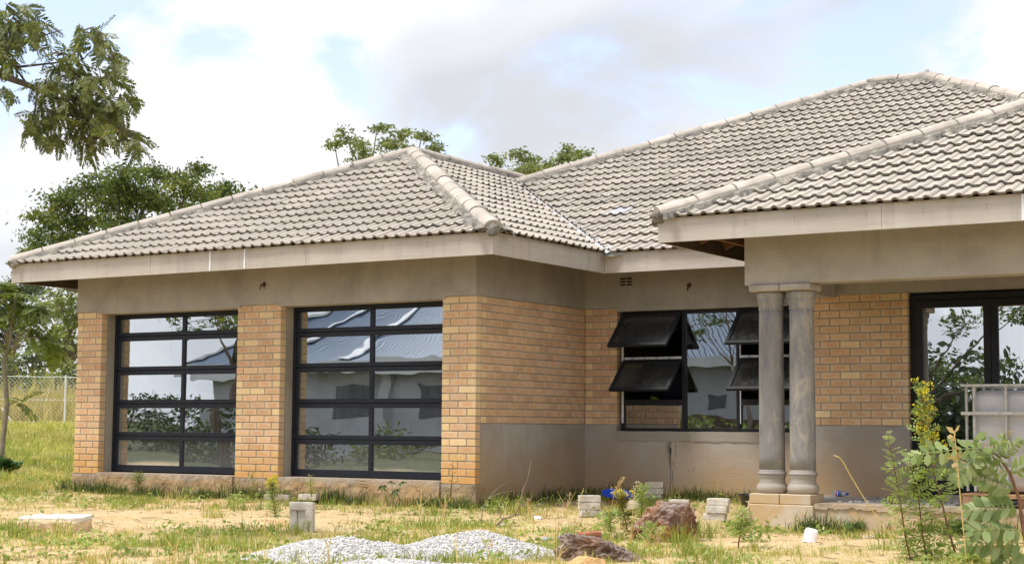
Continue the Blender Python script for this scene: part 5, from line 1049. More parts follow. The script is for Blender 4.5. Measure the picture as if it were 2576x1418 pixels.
# ---- gravel heaps
def m_gravel():
    t = NT('gravel'); r = t.geo.outputs['Random Per Island']; c = t.ramp(r, [(0.0, (0.30, 0.30, 0.32)), (0.25, (0.44, 0.425, 0.405)), (0.7, (0.57, 0.55, 0.52)), (1.0, (0.70, 0.68, 0.64))]); MAT['gravel'] = t.fin(c, 0.95, 0.15)
m_gravel(); simple('gravel_bed', (0.62, 0.60, 0.57), 0.97, 0.25, 30, 0.1, 0.9)
def heap(u, v, ru, h, label, seed, ang):
    D = None; q = atZ(u, v, -0.30); g = np.random.default_rng(seed); t = thing('gravel_heap', label, 'gravel heap', (q[0], q[1], -0.31), 'heaps of pale gravel in the foreground'); nr, na = 22, 48; ca, sa = math.cos(ang), math.sin(ang)
    def hz(x, y): r = np.sqrt((x/ru)**2+(y/(ru*0.62))**2); return h*np.clip(np.cos(np.minimum(r, 1)*math.pi/2)**1.25, 0, 1)+0.035*fbm(np.c_[x, y], seed, 4, 2.6)*np.clip(1.2-r, 0, 1)
    V = []; F = []
    for i in range(nr+1):
        for k in range(na): a = 2*math.pi*k/na; x, y = ru*i/nr*math.cos(a), ru*0.62*i/nr*math.sin(a); V.append((x*ca-y*sa, x*sa+y*ca, float(hz(np.array([x]), np.array([y]))[0])-(0.03 if i == nr else 0)))
    for i in range(nr): F += [(i*na+k, (i+1)*na+k, (i+1)*na+(k+1) % na, i*na+(k+1) % na) for k in range(na)]
    ob('heap_body', mesh_of('heap_body', V, F, MAT['gravel_bed'], True), t)
    n = 9000; a = g.uniform(0, 6.283, n); r = np.sqrt(g.uniform(0, 1.12, n)); r[:700] = 1+np.abs(g.normal(size=700))*0.22; x, y = ru*r*np.cos(a), ru*0.62*r*np.sin(a); P = np.c_[x*ca-y*sa, x*sa+y*ca, hz(x, y)+0.002]; V, T = stones(P, 0.0045+0.0105*g.uniform(size=n)**2.5, g, 0.7); o = ob('gravel_stones', big_mesh('gravel_stones', V, T, [MAT['gravel']]), t); o['kind'] = 'stuff'
heap(1370, 2232, 0.80, 0.155, 'left long heap of pale crushed stone at the bottom edge', 701, 0.5); heap(1880, 2218, 0.74, 0.17, 'right heap of pale crushed stone in the bottom middle', 702, 0.5); heap(1640, 2320, 1.15, 0.12, 'low front heap of pale crushed stone spilling over the bottom edge', 703, 0.5)

# ---- porch: tank on its pallet, bottle, paving bricks
simple('pallet_wood', (0.36, 0.22, 0.12), 0.95, 0.3, 8, 0.1, 0.6); pal = thing('wooden_pallet', 'weathered brown wooden pallet on the porch under the white tank', 'pallet', (5.44, 0.10, -0.082))
for j in range(5): MB().box(0.0, 1.2, j*0.235, j*0.235+0.11 if j else 0.16, 0.108, 0.128).make('deck_plank', MAT['pallet_wood'], pal, bevel=0.004)
for x in (0.0, 0.52, 1.04):
    for y in (0.0, 0.45, 0.9): MB().box(x+0.01, x+0.155, y+0.004, y+0.15, 0.022, 0.107).make('block', MAT['pallet_wood'], pal, bevel=0.006)
    MB().box(x+0.02, x+0.13, 0.01, 1.04, 0.001, 0.021).make('base_plank', MAT['pallet_wood'], pal, bevel=0.003)
MB().bar((0.30, -0.06, 0.135), (0.36, 0.22, 0.133), 0.05, 0.02).make('broken_slat', MAT['pallet_wood'], pal); MB().bar((0.42, -0.05, 0.10), (0.62, 0.03, 0.10), 0.09, 0.015).make('broken_slat', MAT['pallet_wood'], pal)
def m_tank():
    t = NT('tank_plastic'); v = t.vec('pos'); n = t.noise(v, 3.2, 6, 0.6, 0.4); n2 = t.noise(v, 9, 5, 0.6); z = t.sep(t.geo.outputs['Position'])[2]
    c = t.ramp(n, [(0.3, (0.31, 0.32, 0.36)), (0.5, (0.40, 0.395, 0.40)), (0.7, (0.48, 0.445, 0.39))]); c = t.mix(t.ramp(t.math('ADD', z, t.math('MULTIPLY', n2, 0.4)), [(0.15, 0.7), (0.85, 0.0)]), c, (0.56, 0.46, 0.34)); MAT['tank_plastic'] = t.fin(c, 0.35, 0.4)
m_tank(); simple('cage_steel', (0.40, 0.39, 0.36), 0.6, 0.25, 20, 0.4); simple('tank_print', (0.66, 0.56, 0.26), 0.7, 0.3, 60); tk = thing('water_tank', 'white plastic bulk tank in a grey steel cage on the porch', 'tank', (5.46, 0.16, 0.047))
bm = bmesh.new(); bmesh.ops.create_cube(bm, size=1.0); bmesh.ops.subdivide_edges(bm, edges=bm.edges[:], cuts=11, use_grid_fill=True); C = np.array([v.co[:] for v in bm.verts])*np.array([1.10, 0.92, 0.965]); lim = np.array([1.10, 0.92, 0.965])/2-0.085; inn = np.clip(C, -lim, lim); d = C-inn; nr_ = np.linalg.norm(d, axis=1, keepdims=True); C = inn+np.where(nr_ > 0, d/np.maximum(nr_, 1e-6)*np.minimum(nr_, 0.085), 0)
rib = lambda t: 0.018*np.abs(np.sin(t*math.pi/0.33))**0.35
fr = np.abs(C[:, 1]) > 0.40; C[fr, 1] += np.sign(C[fr, 1])*(rib(C[fr, 0]+0.235)-0.014)
for v, c in zip(bm.verts, C): v.co = Vector(c)+Vector((0.60, 0.50, 0.495))
me = bpy.data.meshes.new('container'); bm.to_mesh(me); bm.free(); me.materials.append(MAT['tank_plastic']); me.polygons.foreach_set('use_smooth', [True]*len(me.polygons)); ob('container', me, tk)
for z in (0.24, 0.49, 0.755, 1.02):
    o = MB(); hgt = 0.03 if z < 1 else 0.022
    for a, b in (((-0.02, -0.012, z), (1.2, -0.012, z)), ((-0.006, 0.0, z), (-0.006, 1.0, z)), ((1.19, 0.0, z), (1.19, 1.0, z)), ((-0.02, 1.01, z), (1.2, 1.01, z))): o.bar(a, b, 0.018, hgt)
    o.make('cage_rail', MAT['cage_steel'], tk)
for (x, y) in [(x, 0.006) for x in (0.10, 0.40, 0.70, 1.0)]+[(0.012, y) for y in (0.06, 0.35, 0.65, 0.95)]+[(x, 0.99) for x in (0.10, 0.40, 0.70, 1.0)]: MB().tube([(x, y, 0.02), (x, y, 1.02)], 0.0135, 8).make('cage_bar', MAT['cage_steel'], tk)
p_ = atY(4025, 1735, 0.16-0.012)-np.array([5.46, 0.16, 0.047]); o = MB()
glyph = {'D': ['11110', '10001', '10001', '10001', '11110'], 'F': ['11111', '10000', '11110', '10000', '10000']}
pm = MB()
for k, ch in enumerate('DF'):
    for r_, row in enumerate(glyph[ch]):
        for c2, b_ in enumerate(row):
            if b_ == '1': x = -0.035+k*0.045+c2*0.008+p_[0]; z = p_[2]+0.03-r_*0.013; pm.box(x, x+0.0075, 0.0225, 0.0245, z-0.0115, z)
pm.make('printed_mark', MAT['tank_print'], tk)
# bottle
bo = thing('drink_bottle', 'clear plastic drink bottle with blue label lying on the porch', 'bottle', (0, 0, 0)); q = atZ(3355, 1984, -0.08); t = NT('clear_plastic'); t.b.inputs['Transmission Weight'].default_value = 0.75; t.b.inputs['Alpha'].default_value = 0.75; MAT['clear_plastic'] = t.fin((0.82, 0.85, 0.88), 0.12, 0.5)
simple('label_blue', (0.02, 0.09, 0.50), 0.4, 0.05, 9); simple('label_white', (0.85, 0.85, 0.85), 0.4, 0.03, 9); simple('label_red', (0.60, 0.03, 0.04), 0.4, 0.05, 9)
MB().lathe([(0.026, 0.0), (0.031, 0.006), (0.0315, 0.05), (0.030, 0.055), (0.030, 0.115), (0.0315, 0.12), (0.030, 0.145), (0.016, 0.185), (0.013, 0.19), (0.013, 0.205)], 0, 0, 18).make('bottle_body', MAT['clear_plastic'], bo, True); MB().lathe([(0.0308, 0.058), (0.0312, 0.06), (0.0312, 0.11), (0.0308, 0.112)], 0, 0, 18).make('label', MAT['label_blue'], bo, True); MB().lathe([(0.0145, 0.19), (0.0145, 0.207)], 0, 0, 14).make('cap', MAT['label_blue'], bo)
def patch_on(name, z0, z1, a0, a1, mat, r=0.0316): o = MB(); k = 8; A = np.linspace(a0, a1, k); o.add([(r*math.cos(a), r*math.sin(a), z) for a in A for z in (z0, z1)], [(2*i, 2*i+2, 2*i+3, 2*i+1) for i in range(k-1)]); o.make(name, mat, bo)
patch_on('label_band', 0.070, 0.080, 2.2, 4.1, MAT['label_red']); patch_on('label_band', 0.081, 0.088, 2.2, 4.1, MAT['label_white']); patch_on('label_band', 0.089, 0.099, 2.3, 4.0, MAT['label_blue'], 0.0318)
bo.location = (q[0]-0.06, q[1], -0.048); bo.rotation_euler = (R(90), 0, R(68))
for i, (u, v, lb) in enumerate(((3800, 2008, 'left grey paving brick lying on the porch before the door'), (3850, 2010, 'right grey paving brick lying on the porch before the door'))): q = atZ(u, v, -0.08); tag(ob('paving_brick', CBM[3], None, (q[0], q[1]+0.06, -0.044), (0, 0, 0.1*i-0.05)), lb, 'brick')
simple('rubble', (0.40, 0.37, 0.33), 0.95, 0.55, 25, 0.1, 0.6); g = np.random.default_rng(81); n = 420; x = g.uniform(4.1, 5.3, n); y = 0.25+g.uniform(0, 1.4, n)*np.clip(1.3-(x-4.1)*0.7, 0.3, 1); V, T = stones(np.c_[x, y, np.full(n, -0.078)], 0.008+0.03*g.uniform(size=n)**3, g, 0.5); tag(ob('porch_rubble', big_mesh('porch_rubble', V, T, [MAT['rubble']])), 'mortar crumbs and rubble strewn over the porch floor', 'rubble', kind='stuff')
simple('dead_leaf', (0.16, 0.09, 0.03), 0.7, 0.3, 9); q = atZ(3575, 2014, -0.08); tag(ob('dead_leaf', rock_mesh('dead_leaf', 0.05, 0.025, 0.02, 640, MAT['dead_leaf'], 3, 0.3), None, (q[0], q[1], -0.066)), 'curled brown dead leaf near the porch edge', 'leaf')

# ================================================================ single plants
def weed(name, label, pts, D, mat, seed, flen=0.12, dens=60, flowers=0, top_only=0.0, stem='stem', r=0.006, branch=0.0, cat='weed', base=None, wide=False):
    P = [atD(u, v, D) for u, v in pts]
    b = P[0] if base is None else np.array(base); t = thing(name, label, cat, b); g = np.random.default_rng(seed); m = MB(); m.tube([p-b for p in P], [r*(1-0.7*i/(len(P)-1)) for i in range(len(P))], 6); A = np.array(P)
    seg = np.linalg.norm(np.diff(A, axis=0), axis=1); cum = np.r_[0, np.cumsum(seg)]; at = lambda s: np.array([np.interp(s*cum[-1], cum, A[:, k]) for k in range(3)])
    PP, DD, SS, FL = [], [], [], []; nb = int(dens)
    for k in range(nb):
        s = top_only+(1-top_only)*(k+g.uniform())/nb; p = at(s); a = k*2.4+g.normal()*0.4; d = np.array([math.cos(a), math.sin(a), 0.55+0.3*s]); env = 0.55+0.6*math.sin(math.pi*min(1, max(0, s))**0.8)
        PP.append(p-b); DD.append(d); SS.append(flen*env*g.uniform(0.7, 1.2))
        if branch and s > 0.55 and g.uniform() < branch:
            L = flen*2.2*(1.15-s)*g.uniform(0.6, 1.3)+0.03; e = p+d/np.linalg.norm(d)*L*0.6+np.array([0, 0, L*0.75]); m.tube([p-b, (p+e)/2-b-np.array([0, 0, 0.02]), e-b], [r*0.45, r*0.35, r*0.2], 5, False)
            for j in range(5): f = g.uniform(0.25, 1); PP.append(p+(e-p)*f-b); DD.append(g.normal(size=3)*np.array([1, 1, 0.5])+np.array([0, 0, 0.5])); SS.append(flen*0.45*g.uniform(0.6, 1.1))
            for j in range(flowers): FL.append(e+g.normal(size=3)*flen*np.array([0.14, 0.14, 0.12])-b)
    m.make('stem', MAT[stem], t, True)
    protos = [frond(6, 1.0, 0.46, 0.14 if not wide else 0.24, 0.35, 0.2, 1.0, seed=seed*7+k) for k in range(3)]
    V, Q = scatter(protos, np.array(PP), np.array(DD), np.array(SS), g, 0.8); o = ob('leaves', big_mesh('leaves', V, Q, [MAT[mat]]), t); o['kind'] = 'stuff'
    if FL:
        F = np.repeat(np.array(FL), 5, 0)+g.normal(size=(len(FL)*5, 3))*0.006; V, Q = leaf_quads(F, 0.016, g, 0.8, 0.2, -0.2); o = ob('flowers', big_mesh('flowers', V, Q, [MAT['flower']]), t); o['kind'] = 'stuff'
    return t
weed('feathery_weed', 'tall feathery weed, left of the three before the porch door', [(3655, 2290), (3620, 2140), (3600, 2000), (3580, 1880), (3560, 1780), (3550, 1735)], 11.9, 'leaf_weed', 1, 0.115, 54, r=0.007)
weed('feathery_weed', 'tall feathery weed, middle one before the porch door', [(3715, 2290), (3690, 2130), (3675, 2000), (3665, 1900), (3655, 1830)], 11.9, 'leaf_weed', 2, 0.125, 56, r=0.007)
weed('flowering_weed', 'tallest weed with yellow flower heads in front of the porch door', [(3850, 2300), (3800, 2140), (3765, 2000), (3735, 1890), (3705, 1770), (3690, 1650), (3690, 1570)], 11.8, 'leaf_weed', 3, 0.125, 60, flowers=5, branch=0.95, r=0.009)
weed('flowering_weed', 'small yellow-flowered weed at the foot of the middle brick pillar', [(1105, 2088), (1095, 2030), (1090, 1975), (1088, 1935)], 17.0, 'leaf_weed', 4, 0.09, 46, flowers=4, branch=0.8)
weed('leafy_weed', 'thin green weed left of the yellow-flowered one at the pillar', [(1012, 2010), (1012, 1950), (1010, 1880)], 19.0, 'leaf_sapling', 5, 0.07, 24)
weed('leafy_weed', 'green weed growing against the plinth under the left garage door', [(555, 1960), (552, 1930), (553, 1890)], 20.6, 'leaf_sapling', 6, 0.10, 26)
weed('leafy_weed', 'thin light green weed by the plinth under the right garage door', [(1245, 1985), (1243, 1940), (1242, 1900)], 17.9, 'leaf_weed', 7, 0.07, 22)
weed('feathery_weed', 'bright green feathery weed directly left of the boulder', [(2560, 2110), (2566, 2050), (2570, 1990), (2572, 1935)], 14.4, 'leaf_weed', 8, 0.105, 44)
weed('flowering_weed', 'bushy yellow-green weed between blue tray and boulder', [(2510, 2130), (2500, 2070), (2492, 2030), (2490, 1990)], 14.2, 'leaf_yellow', 9, 0.09, 46, flowers=2, branch=0.6)
weed('feathery_weed', 'low feathery weed before the black plastic sheet', [(2445, 2130), (2440, 2090), (2438, 2040)], 14.0, 'leaf_weed', 10, 0.085, 34)
weed('broken_weed', 'weed with a snapped top on a brown stem before the pedestal', [(2945, 2250), (2955, 2170), (2964, 2100), (2968, 2040)], 13.0, 'leaf_weed', 11, 0.13, 36, top_only=0.45, r=0.008)
weed('leafy_weed', 'green leafy weed in the grass in front of the boulder', [(2600, 2180), (2610, 2130), (2612, 2090)], 13.2, 'leaf_weed', 12, 0.09, 30)
weed('leafy_weed', 'little weed at the corner pillar right of the right garage door', [(1800, 1990), (1808, 1920), (1812, 1840)], 16.4, 'leaf_castor', 13, 0.05, 18)
weed('leafy_weed', 'small weed right beside the upright brick pile', [(1232, 2125), (1234, 2100), (1233, 2085)], 14.4, 'leaf_weed', 14, 0.05, 16)
weed('leafy_weed', 'low green weed cluster under the tank at the porch wall', [(3860, 2140), (3850, 2110), (3845, 2085)], 14.4, 'leaf_castor', 15, 0.09, 34)
weed('leafy_weed', 'low green weed at the porch wall right of the pedestal', [(3420, 2130), (3425, 2110), (3428, 2090)], 14.9, 'leaf_castor', 16, 0.08, 30)
weed('leafy_weed', 'small green weed at the right bottom edge between tall weeds', [(3880, 2290), (3885, 2250), (3882, 2215)], 11.6, 'leaf_weed', 17, 0.11, 30, wide=True)
weed('leafy_weed', 'dark green weed clump at the foot of the sapling', [(20, 1900), (25, 1870), (30, 1845)], 25.5, 'leaf_castor', 18, 0.22, 40, wide=True)
# castor plant with lobed leaves
cp = atD(1570, 2010, 17.2); cp[1] = min(cp[1], -0.12); ct = thing('castor_plant', 'young castor plant with lobed green leaves under the right garage door', 'plant', cp); m = MB()
for i, (u, v, s, rx, rz) in enumerate(((1530, 1945, 0.085, 0.9, 0.2), (1568, 1925, 0.07, 0.5, 2.0), (1605, 1930, 0.08, 0.8, -0.8), (1582, 1962, 0.09, 1.1, -0.2))):
    d = ray(u, v); q = CAM+d*((cp[1]-0.06-CAM[1])/d[1])-cp; m.tube([(0, 0, 0), q*0.6+np.array([0, 0, -0.01]), q], 0.004, 5); V = [(0, 0, 0)]; n = 7; F = []
    for k in range(n):
        a = -2.35+4.7*k/(n-1); L = s*(1.0 if abs(a) < 1 else 0.75); V += [(L*0.42*math.cos(a-0.26), L*0.42*math.sin(a-0.26), 0.004), (L*math.cos(a), L*math.sin(a), -0.02*abs(a)), (L*0.42*math.cos(a+0.26), L*0.42*math.sin(a+0.26), 0.004)]; b0 = 1+3*k; F += [(0, b0, b0+1), (0, b0+1, b0+2)]
    o = ob('leaf', mesh_of('leaf', V, F, MAT['leaf_castor']), ct, q, (0, rx, rz-1.4))
m.make('stem', MAT['stem_green'], ct)
# grasses with seed heads
def seedgrass(label, pts, D, mat, seed, head=0.3, spread=0.02, n=70, size=0.012, stem='stem_straw', r=0.0022, blades_=5, cat='grass stalk'):
    P = [atD(u, v, D) for u, v in pts]
    for _ in range(2): P = [P[0]]+[q for i in range(len(P)-1) for q in (P[i]*0.75+P[i+1]*0.25, P[i]*0.25+P[i+1]*0.75)]+[P[-1]]
    b = P[0]; t = thing('seed_grass', label, cat, b); g = np.random.default_rng(seed); A = np.array(P); m = MB(); m.tube([p-b for p in P], [r]*(len(P)-1)+[r*0.5], 5)
    for k in range(blades_): a = g.uniform(0, 6.28); h = g.uniform(0.10, 0.25); m.tube([(0, 0, 0), (0.03*math.cos(a), 0.03*math.sin(a), h*0.6), (0.09*math.cos(a), 0.09*math.sin(a), h)], [r, r*0.9, r*0.3], 4)
    m.make('stem', MAT[stem], t)
    if n:
        seg = np.linalg.norm(np.diff(A, axis=0), axis=1); cum = np.r_[0, np.cumsum(seg)]; s = 1-head*g.uniform(size=n); Q0 = np.stack([np.interp(s*cum[-1], cum, A[:, k]) for k in range(3)], 1)-b; w = spread*np.sin(np.pi*np.clip((1-s)/head, 0.05, 0.95))[:, None]; V, Q = leaf_quads(Q0+g.normal(size=(n, 3))*w, size, g, 0.5, 0.0, 0.2); o = ob('seed_head', big_mesh('seed_head', V, Q, [MAT[mat]]), t); o['kind'] = 'stuff'
seedgrass('pink-headed grass stalk left of the three-brick stack', [(2265, 2075), (2270, 2030), (2282, 1968)], 14.2, 'seed_pink', 1, 0.6)
seedgrass('pale oat-like grass stalk leaning right before the three-brick stack', [(2290, 2130), (2305, 2050), (2320, 1995), (2335, 1950)], 13.4, 'seed_pale', 2, 0.5, 0.03, 40)
seedgrass('tan plumed grass stalk rising above the blue tray', [(2440, 2070), (2452, 1990), (2475, 1935), (2500, 1905)], 14.4, 'seed_tan', 3, 0.45, 0.012, 110, 0.02)
seedgrass('white-headed grass stalk left of the feathery weed by the boulder', [(2524, 2170), (2530, 2050), (2540, 1960), (2548, 1925)], 13.2, 'seed_pale', 4, 0.35, 0.035, 70, 0.014)
seedgrass('pink-headed grass in front of the boulder, left one', [(2590, 2200), (2588, 2170), (2592, 2135)], 12.9, 'seed_pink', 5, 0.9, 0.022, 90)
seedgrass('pink-headed grass in front of the boulder, right one', [(2630, 2190), (2632, 2150), (2636, 2110)], 13.1, 'seed_pink', 6, 0.8, 0.022, 90)
seedgrass('pale pink grass head before the corner pillar', [(1775, 2070), (1780, 2045), (1784, 2015)], 15.2, 'seed_pink', 7, 0.9, 0.025, 90)
seedgrass('pale grass head just left of the bare branch', [(1680, 2060), (1682, 2040), (1684, 2022)], 15.3, 'seed_pale', 8, 0.9, 0.02, 50)
seedgrass('pinkish grass head beside the bare branch', [(2120, 2070), (2118, 2030), (2110, 1990)], 14.8, 'seed_pink', 9, 0.8, 0.03, 80)
seedgrass('long yellow grass blade slanting before the porch step', [(3605, 2200), (3500, 2060), (3400, 1900), (3365, 1830), (3335, 1820)], 9.5, 'straw', 10, 0.1, 0.0, 0, r=0.0032, blades_=0)
seedgrass('upright dry yellow stalk before the tank', [(3865, 2230), (3850, 2080), (3835, 1920), (3825, 1800), (3816, 1722)], 9.5, 'seed_tan', 11, 0.35, 0.006, 16, 0.06, r=0.0032, blades_=0)
for i, (u, v0, v1, lb) in enumerate(((1060, 2250, 2040, 'thin orange-dry stalk rising at the left end of the gravel heaps'), (1320, 2260, 2140, 'short dry stalk before the left gravel heap'), (1830, 2260, 2090, 'dark thin stalk in front of the right gravel heap'), (1960, 2260, 2150, 'brown budding stalk in front of the right gravel heap'), (700, 2250, 2180, 'thin straw stalk at the bottom left'), (2230, 2250, 2080, 'green-yellow stalk at the left of the low dark rock'))): seedgrass(lb, [(u, v0), (u-6, (v0+v1)/2), (u+8, v1)], 10.2, 'seed_tan', 20+i, 0.3, 0.01, 14, 0.02, r=0.0024, blades_=3)
q = atZ(2290, 2235, -0.3); g = np.random.default_rng(91); n = 90; pos = np.c_[q[0]+g.normal(size=n)*0.10, q[1]+g.normal(size=n)*0.10, np.full(n, -0.31)]; V, T = blades(pos, g.uniform(0.15, 0.42, n), np.full(n, 0.006), g, 0.35); tag(ob('grass_clump', big_mesh('grass_clump', V, T, [MAT['grass']])), 'tall yellow-green grass clump left of the low dark rock', 'grass', kind='stuff')
for i, (u, v, h, mt, lb, nn) in enumerate(((90, 2150, 0.22, 'grass_green', 'spiky green grass clump before the broken concrete slab', 60), (245, 2150, 0.22, 'grass', 'yellow-green grass clump at the right of the broken concrete slab', 70), (2720, 2190, 0.26, 'grass_green', 'green grass clump in front of the boulder', 90), (2810, 2150, 0.24, 'grass_green', 'green grass clump on the right side of the boulder', 70), (860, 2070, 0.2, 'grass', 'grass clump on the sand before the left garage door', 60), (2000, 2040, 0.25, 'grass_green', 'lush grass clump round the bare branch', 110), (2060, 2060, 0.2, 'grass', 'yellow grass clump right of the bare branch', 80))):
    q = G(u, v); g = np.random.default_rng(120+i); pos = np.c_[q[0]+g.normal(size=nn)*0.07, q[1]+g.normal(size=nn)*0.07, np.full(nn, q[2]-0.01)]; V, T = blades(pos, g.uniform(0.4, 1.1, nn)*h, np.full(nn, 0.007), g, 0.6); tag(ob('grass_clump', big_mesh('grass_clump', V, T, [MAT[mt]])), lb, 'grass', kind='stuff')
# bare fallen branch
BB = [[(1985, 2100), (2010, 2075), (2060, 2058), (2085, 2010), (2090, 1960), (2110, 1920), (2120, 1870), (2125, 1842)], [(2085, 2022), (2130, 2022), (2175, 2015), (2190, 1990), (2186, 1965)], [(2010, 2080), (1990, 2040), (2005, 2010), (2040, 1970)], [(2060, 2058), (2090, 2052), (2110, 2070)], [(2090, 2020), (2120, 2000), (2138, 1972)], [(1925, 2095), (1930, 2030), (1965, 1975), (2000, 1945), (2040, 1922)], [(1950, 1990), (2000, 1970), (2060, 1960)]]
b0 = atD(1985, 2100, 14.9); br = thing('bare_branch', 'bare dry fallen branch lying in the grass by the garage side wall', 'branch', b0)
for i, l in enumerate(BB): k = len(l); MB().tube([p-b0 for p in poly(14.9, l)], [(0.011 if i == 0 else 0.006)*(1-0.75*j/(k-1)) for j in range(k)], 6).make('twig', MAT['twig'], br)
# large-leaved shrub at the right edge
SD = 10.4; sb_ = atZ(4150, 2330, -0.30); sn = thing('large_leaved_shrub', 'near shrub with large pinnate green leaves at the lower right edge', 'shrub', sb_); m = MB(); SP = [sb_, atD(4100, 2150, SD), atD(4075, 1990, SD), atD(4040, 1890, SD), atD(3990, 1820, SD), atD(3930, 1790, SD)]; m.tube([p-sb_ for p in SP], [0.016, 0.014, 0.012, 0.010, 0.008, 0.004], 8); m.make('stem', MAT['stem'], sn, True)
for i, (a, b, ln, lw, cv) in enumerate((((3930, 1790), (3650, 1840), 0.105, 0.050, 0.25), ((3920, 1795), (3830, 1930), 0.10, 0.050, 0.2), ((4060, 1960), (3880, 1910), 0.10, 0.050, 0.25), ((4075, 2020), (3880, 2060), 0.125, 0.062, 0.3), ((4090, 2120), (3900, 2130), 0.125, 0.062, 0.3), ((4095, 2170), (3890, 2200), 0.125, 0.062, 0.35), ((4040, 1890), (4130, 1850), 0.08, 0.03, 0.1), ((3990, 1820), (4010, 1740), 0.06, 0.022, -0.1), ((4000, 1830), (4080, 1760), 0.06, 0.022, 0.0), ((4040, 1890), (3950, 1870), 0.09, 0.034, 0.3), ((4090, 2200), (4000, 2280), 0.125, 0.062, 0.3))):
    A, B = atD(*a, SD), atD(*b, SD-0.15+0.06*(i % 4)); d = B-A; L = np.linalg.norm(d); V, Q, rb = frond(11 if L > 0.2 else 8, L, ln, lw, cv*0.6, 0.45, 0.7, seed=900+i, jit=0.20); X_ = d+np.array([0, 0, cv*0.5*L]); X_ = X_/np.linalg.norm(X_); up_ = -_F*0.9+np.array([0, 0, 0.55])+np.random.default_rng(i).normal(size=3)*0.15; Y_ = np.cross(up_, X_); Y_ /= np.linalg.norm(Y_); M = np.stack([X_, Y_, np.cross(X_, Y_)], 1); W = V@M.T+A-sb_
    o = ob('leaf', mesh_of('leaf', W, Q, MAT['leaf_senna']), sn); rbw = [M@r_+A-sb_ for r_ in rb]; MB().tube(rbw, 0.0028, 4).make('midrib', MAT['stem_green'], sn)
g = np.random.default_rng(77); P = np.concatenate([np.tile(atD(3945, 1800, SD), (26, 1)), np.tile(atD(3975, 1830, SD), (16, 1))])-sb_+g.normal(size=(42, 3))*0.045; V, Q = leaf_quads(P, 0.085, g, 0.5, 0.2, 0.0); o = ob('young_leaves', big_mesh('young_leaves', V, Q, [MAT['leaf_senna']]), sn); o['kind'] = 'stuff'
# ================================================================ a worker behind the entrance window
simple('navy_cloth', (0.012, 0.016, 0.045), 0.9, 0.3, 9); simple('hi_vis', (0.42, 0.50, 0.03), 0.6, 0.1, 9); simple('skin', (0.12, 0.065, 0.04), 0.55, 0.1, 9, 0.4); simple('hair', (0.01, 0.009, 0.008), 0.8, 0.1, 9)
LOW = 0.14
per = thing('person', 'person in navy work jacket with yellow-green arm bands behind the open window', 'person', (0.98, 3.02, 0.0))
J = {'pel': (0, 0, 0.93), 'wai': (0, -0.01, 1.08), 'che': (0, -0.02, 1.30), 'nek': (0, -0.01, 1.47), 'hd0': (0, -0.11, 1.52), 'hd1': (0, -0.20, 1.58), 'ls': (-0.19, -0.01, 1.40), 'le': (-0.26, -0.04, 1.12), 'lw': (-0.17, -0.24, 1.00), 'lh': (-0.12, -0.31, 1.0), 'rs': (0.19, -0.01, 1.40), 're': (0.26, -0.04, 1.12), 'rw': (0.17, -0.24, 1.00), 'rh': (0.12, -0.31, 1.0),
     'lp': (-0.10, 0, 0.88), 'lk': (-0.11, -0.02, 0.48), 'la': (-0.11, 0.02, 0.09), 'lt': (-0.12, -0.14, 0.04), 'rp': (0.10, 0, 0.88), 'rk': (0.11, -0.02, 0.48), 'ra': (0.11, 0.02, 0.09), 'rt': (0.12, -0.14, 0.04)}
J = {k: (x, y, z-(LOW if z > 0.8 else 0)) for k, (x, y, z) in J.items()}; J['lk'] = (-0.12, -0.16, 0.46); J['rk'] = (0.12, -0.16, 0.46)
rad = dict(pel=0.15, wai=0.145, che=0.16, nek=0.06, hd0=0.085, hd1=0.09, ls=0.075, le=0.052, lw=0.036, lh=0.04, rs=0.075, re=0.052, rw=0.036, rh=0.04, lp=0.10, lk=0.065, la=0.048, lt=0.045, rp=0.10, rk=0.065, ra=0.048, rt=0.045)
ks = list(J); E_ = [('pel', 'wai'), ('wai', 'che'), ('che', 'nek'), ('nek', 'hd0'), ('hd0', 'hd1'), ('che', 'ls'), ('ls', 'le'), ('le', 'lw'), ('lw', 'lh'), ('che', 'rs'), ('rs', 're'), ('re', 'rw'), ('rw', 'rh'), ('pel', 'lp'), ('lp', 'lk'), ('lk', 'la'), ('la', 'lt'), ('pel', 'rp'), ('rp', 'rk'), ('rk', 'ra'), ('ra', 'rt')]
me = bpy.data.meshes.new('body'); me.from_pydata([J[k] for k in ks], [(ks.index(a), ks.index(b)) for a, b in E_], []); body = ob('body', me, per); sk = body.modifiers.new('skin', 'SKIN'); sv = me.skin_vertices[0].data
for i, k in enumerate(ks): sv[i].radius = (rad[k], rad[k]*(0.75 if k in ('pel', 'wai', 'che') else 1.0)); sv[i].use_root = (k == 'pel')
ss = body.modifiers.new('sub', 'SUBSURF'); ss.levels = ss.render_levels = 2
t = NT('person_cloth'); z = t.sep(t.tc.outputs['Object']); n = t.noise(t.vec('obj'), 9, 4, 0.6); c = t.ramp(n, [(0.3, (0.010, 0.013, 0.036)), (0.7, (0.018, 0.023, 0.06))]); skinm = t.ramp(z[2], [(0.0, 0.0), (1.0, 0.0)])
hd = t.math('GREATER_THAN', z[2], 1.335); hn = t.math('LESS_THAN', z[1], -0.235); c = t.mix(t.math('MAXIMUM', hd, t.math('MULTIPLY', hn, t.math('GREATER_THAN', z[2], 0.5))), c, (0.12, 0.065, 0.04)); me.materials.append(t.fin(c, 0.8, 0.3))
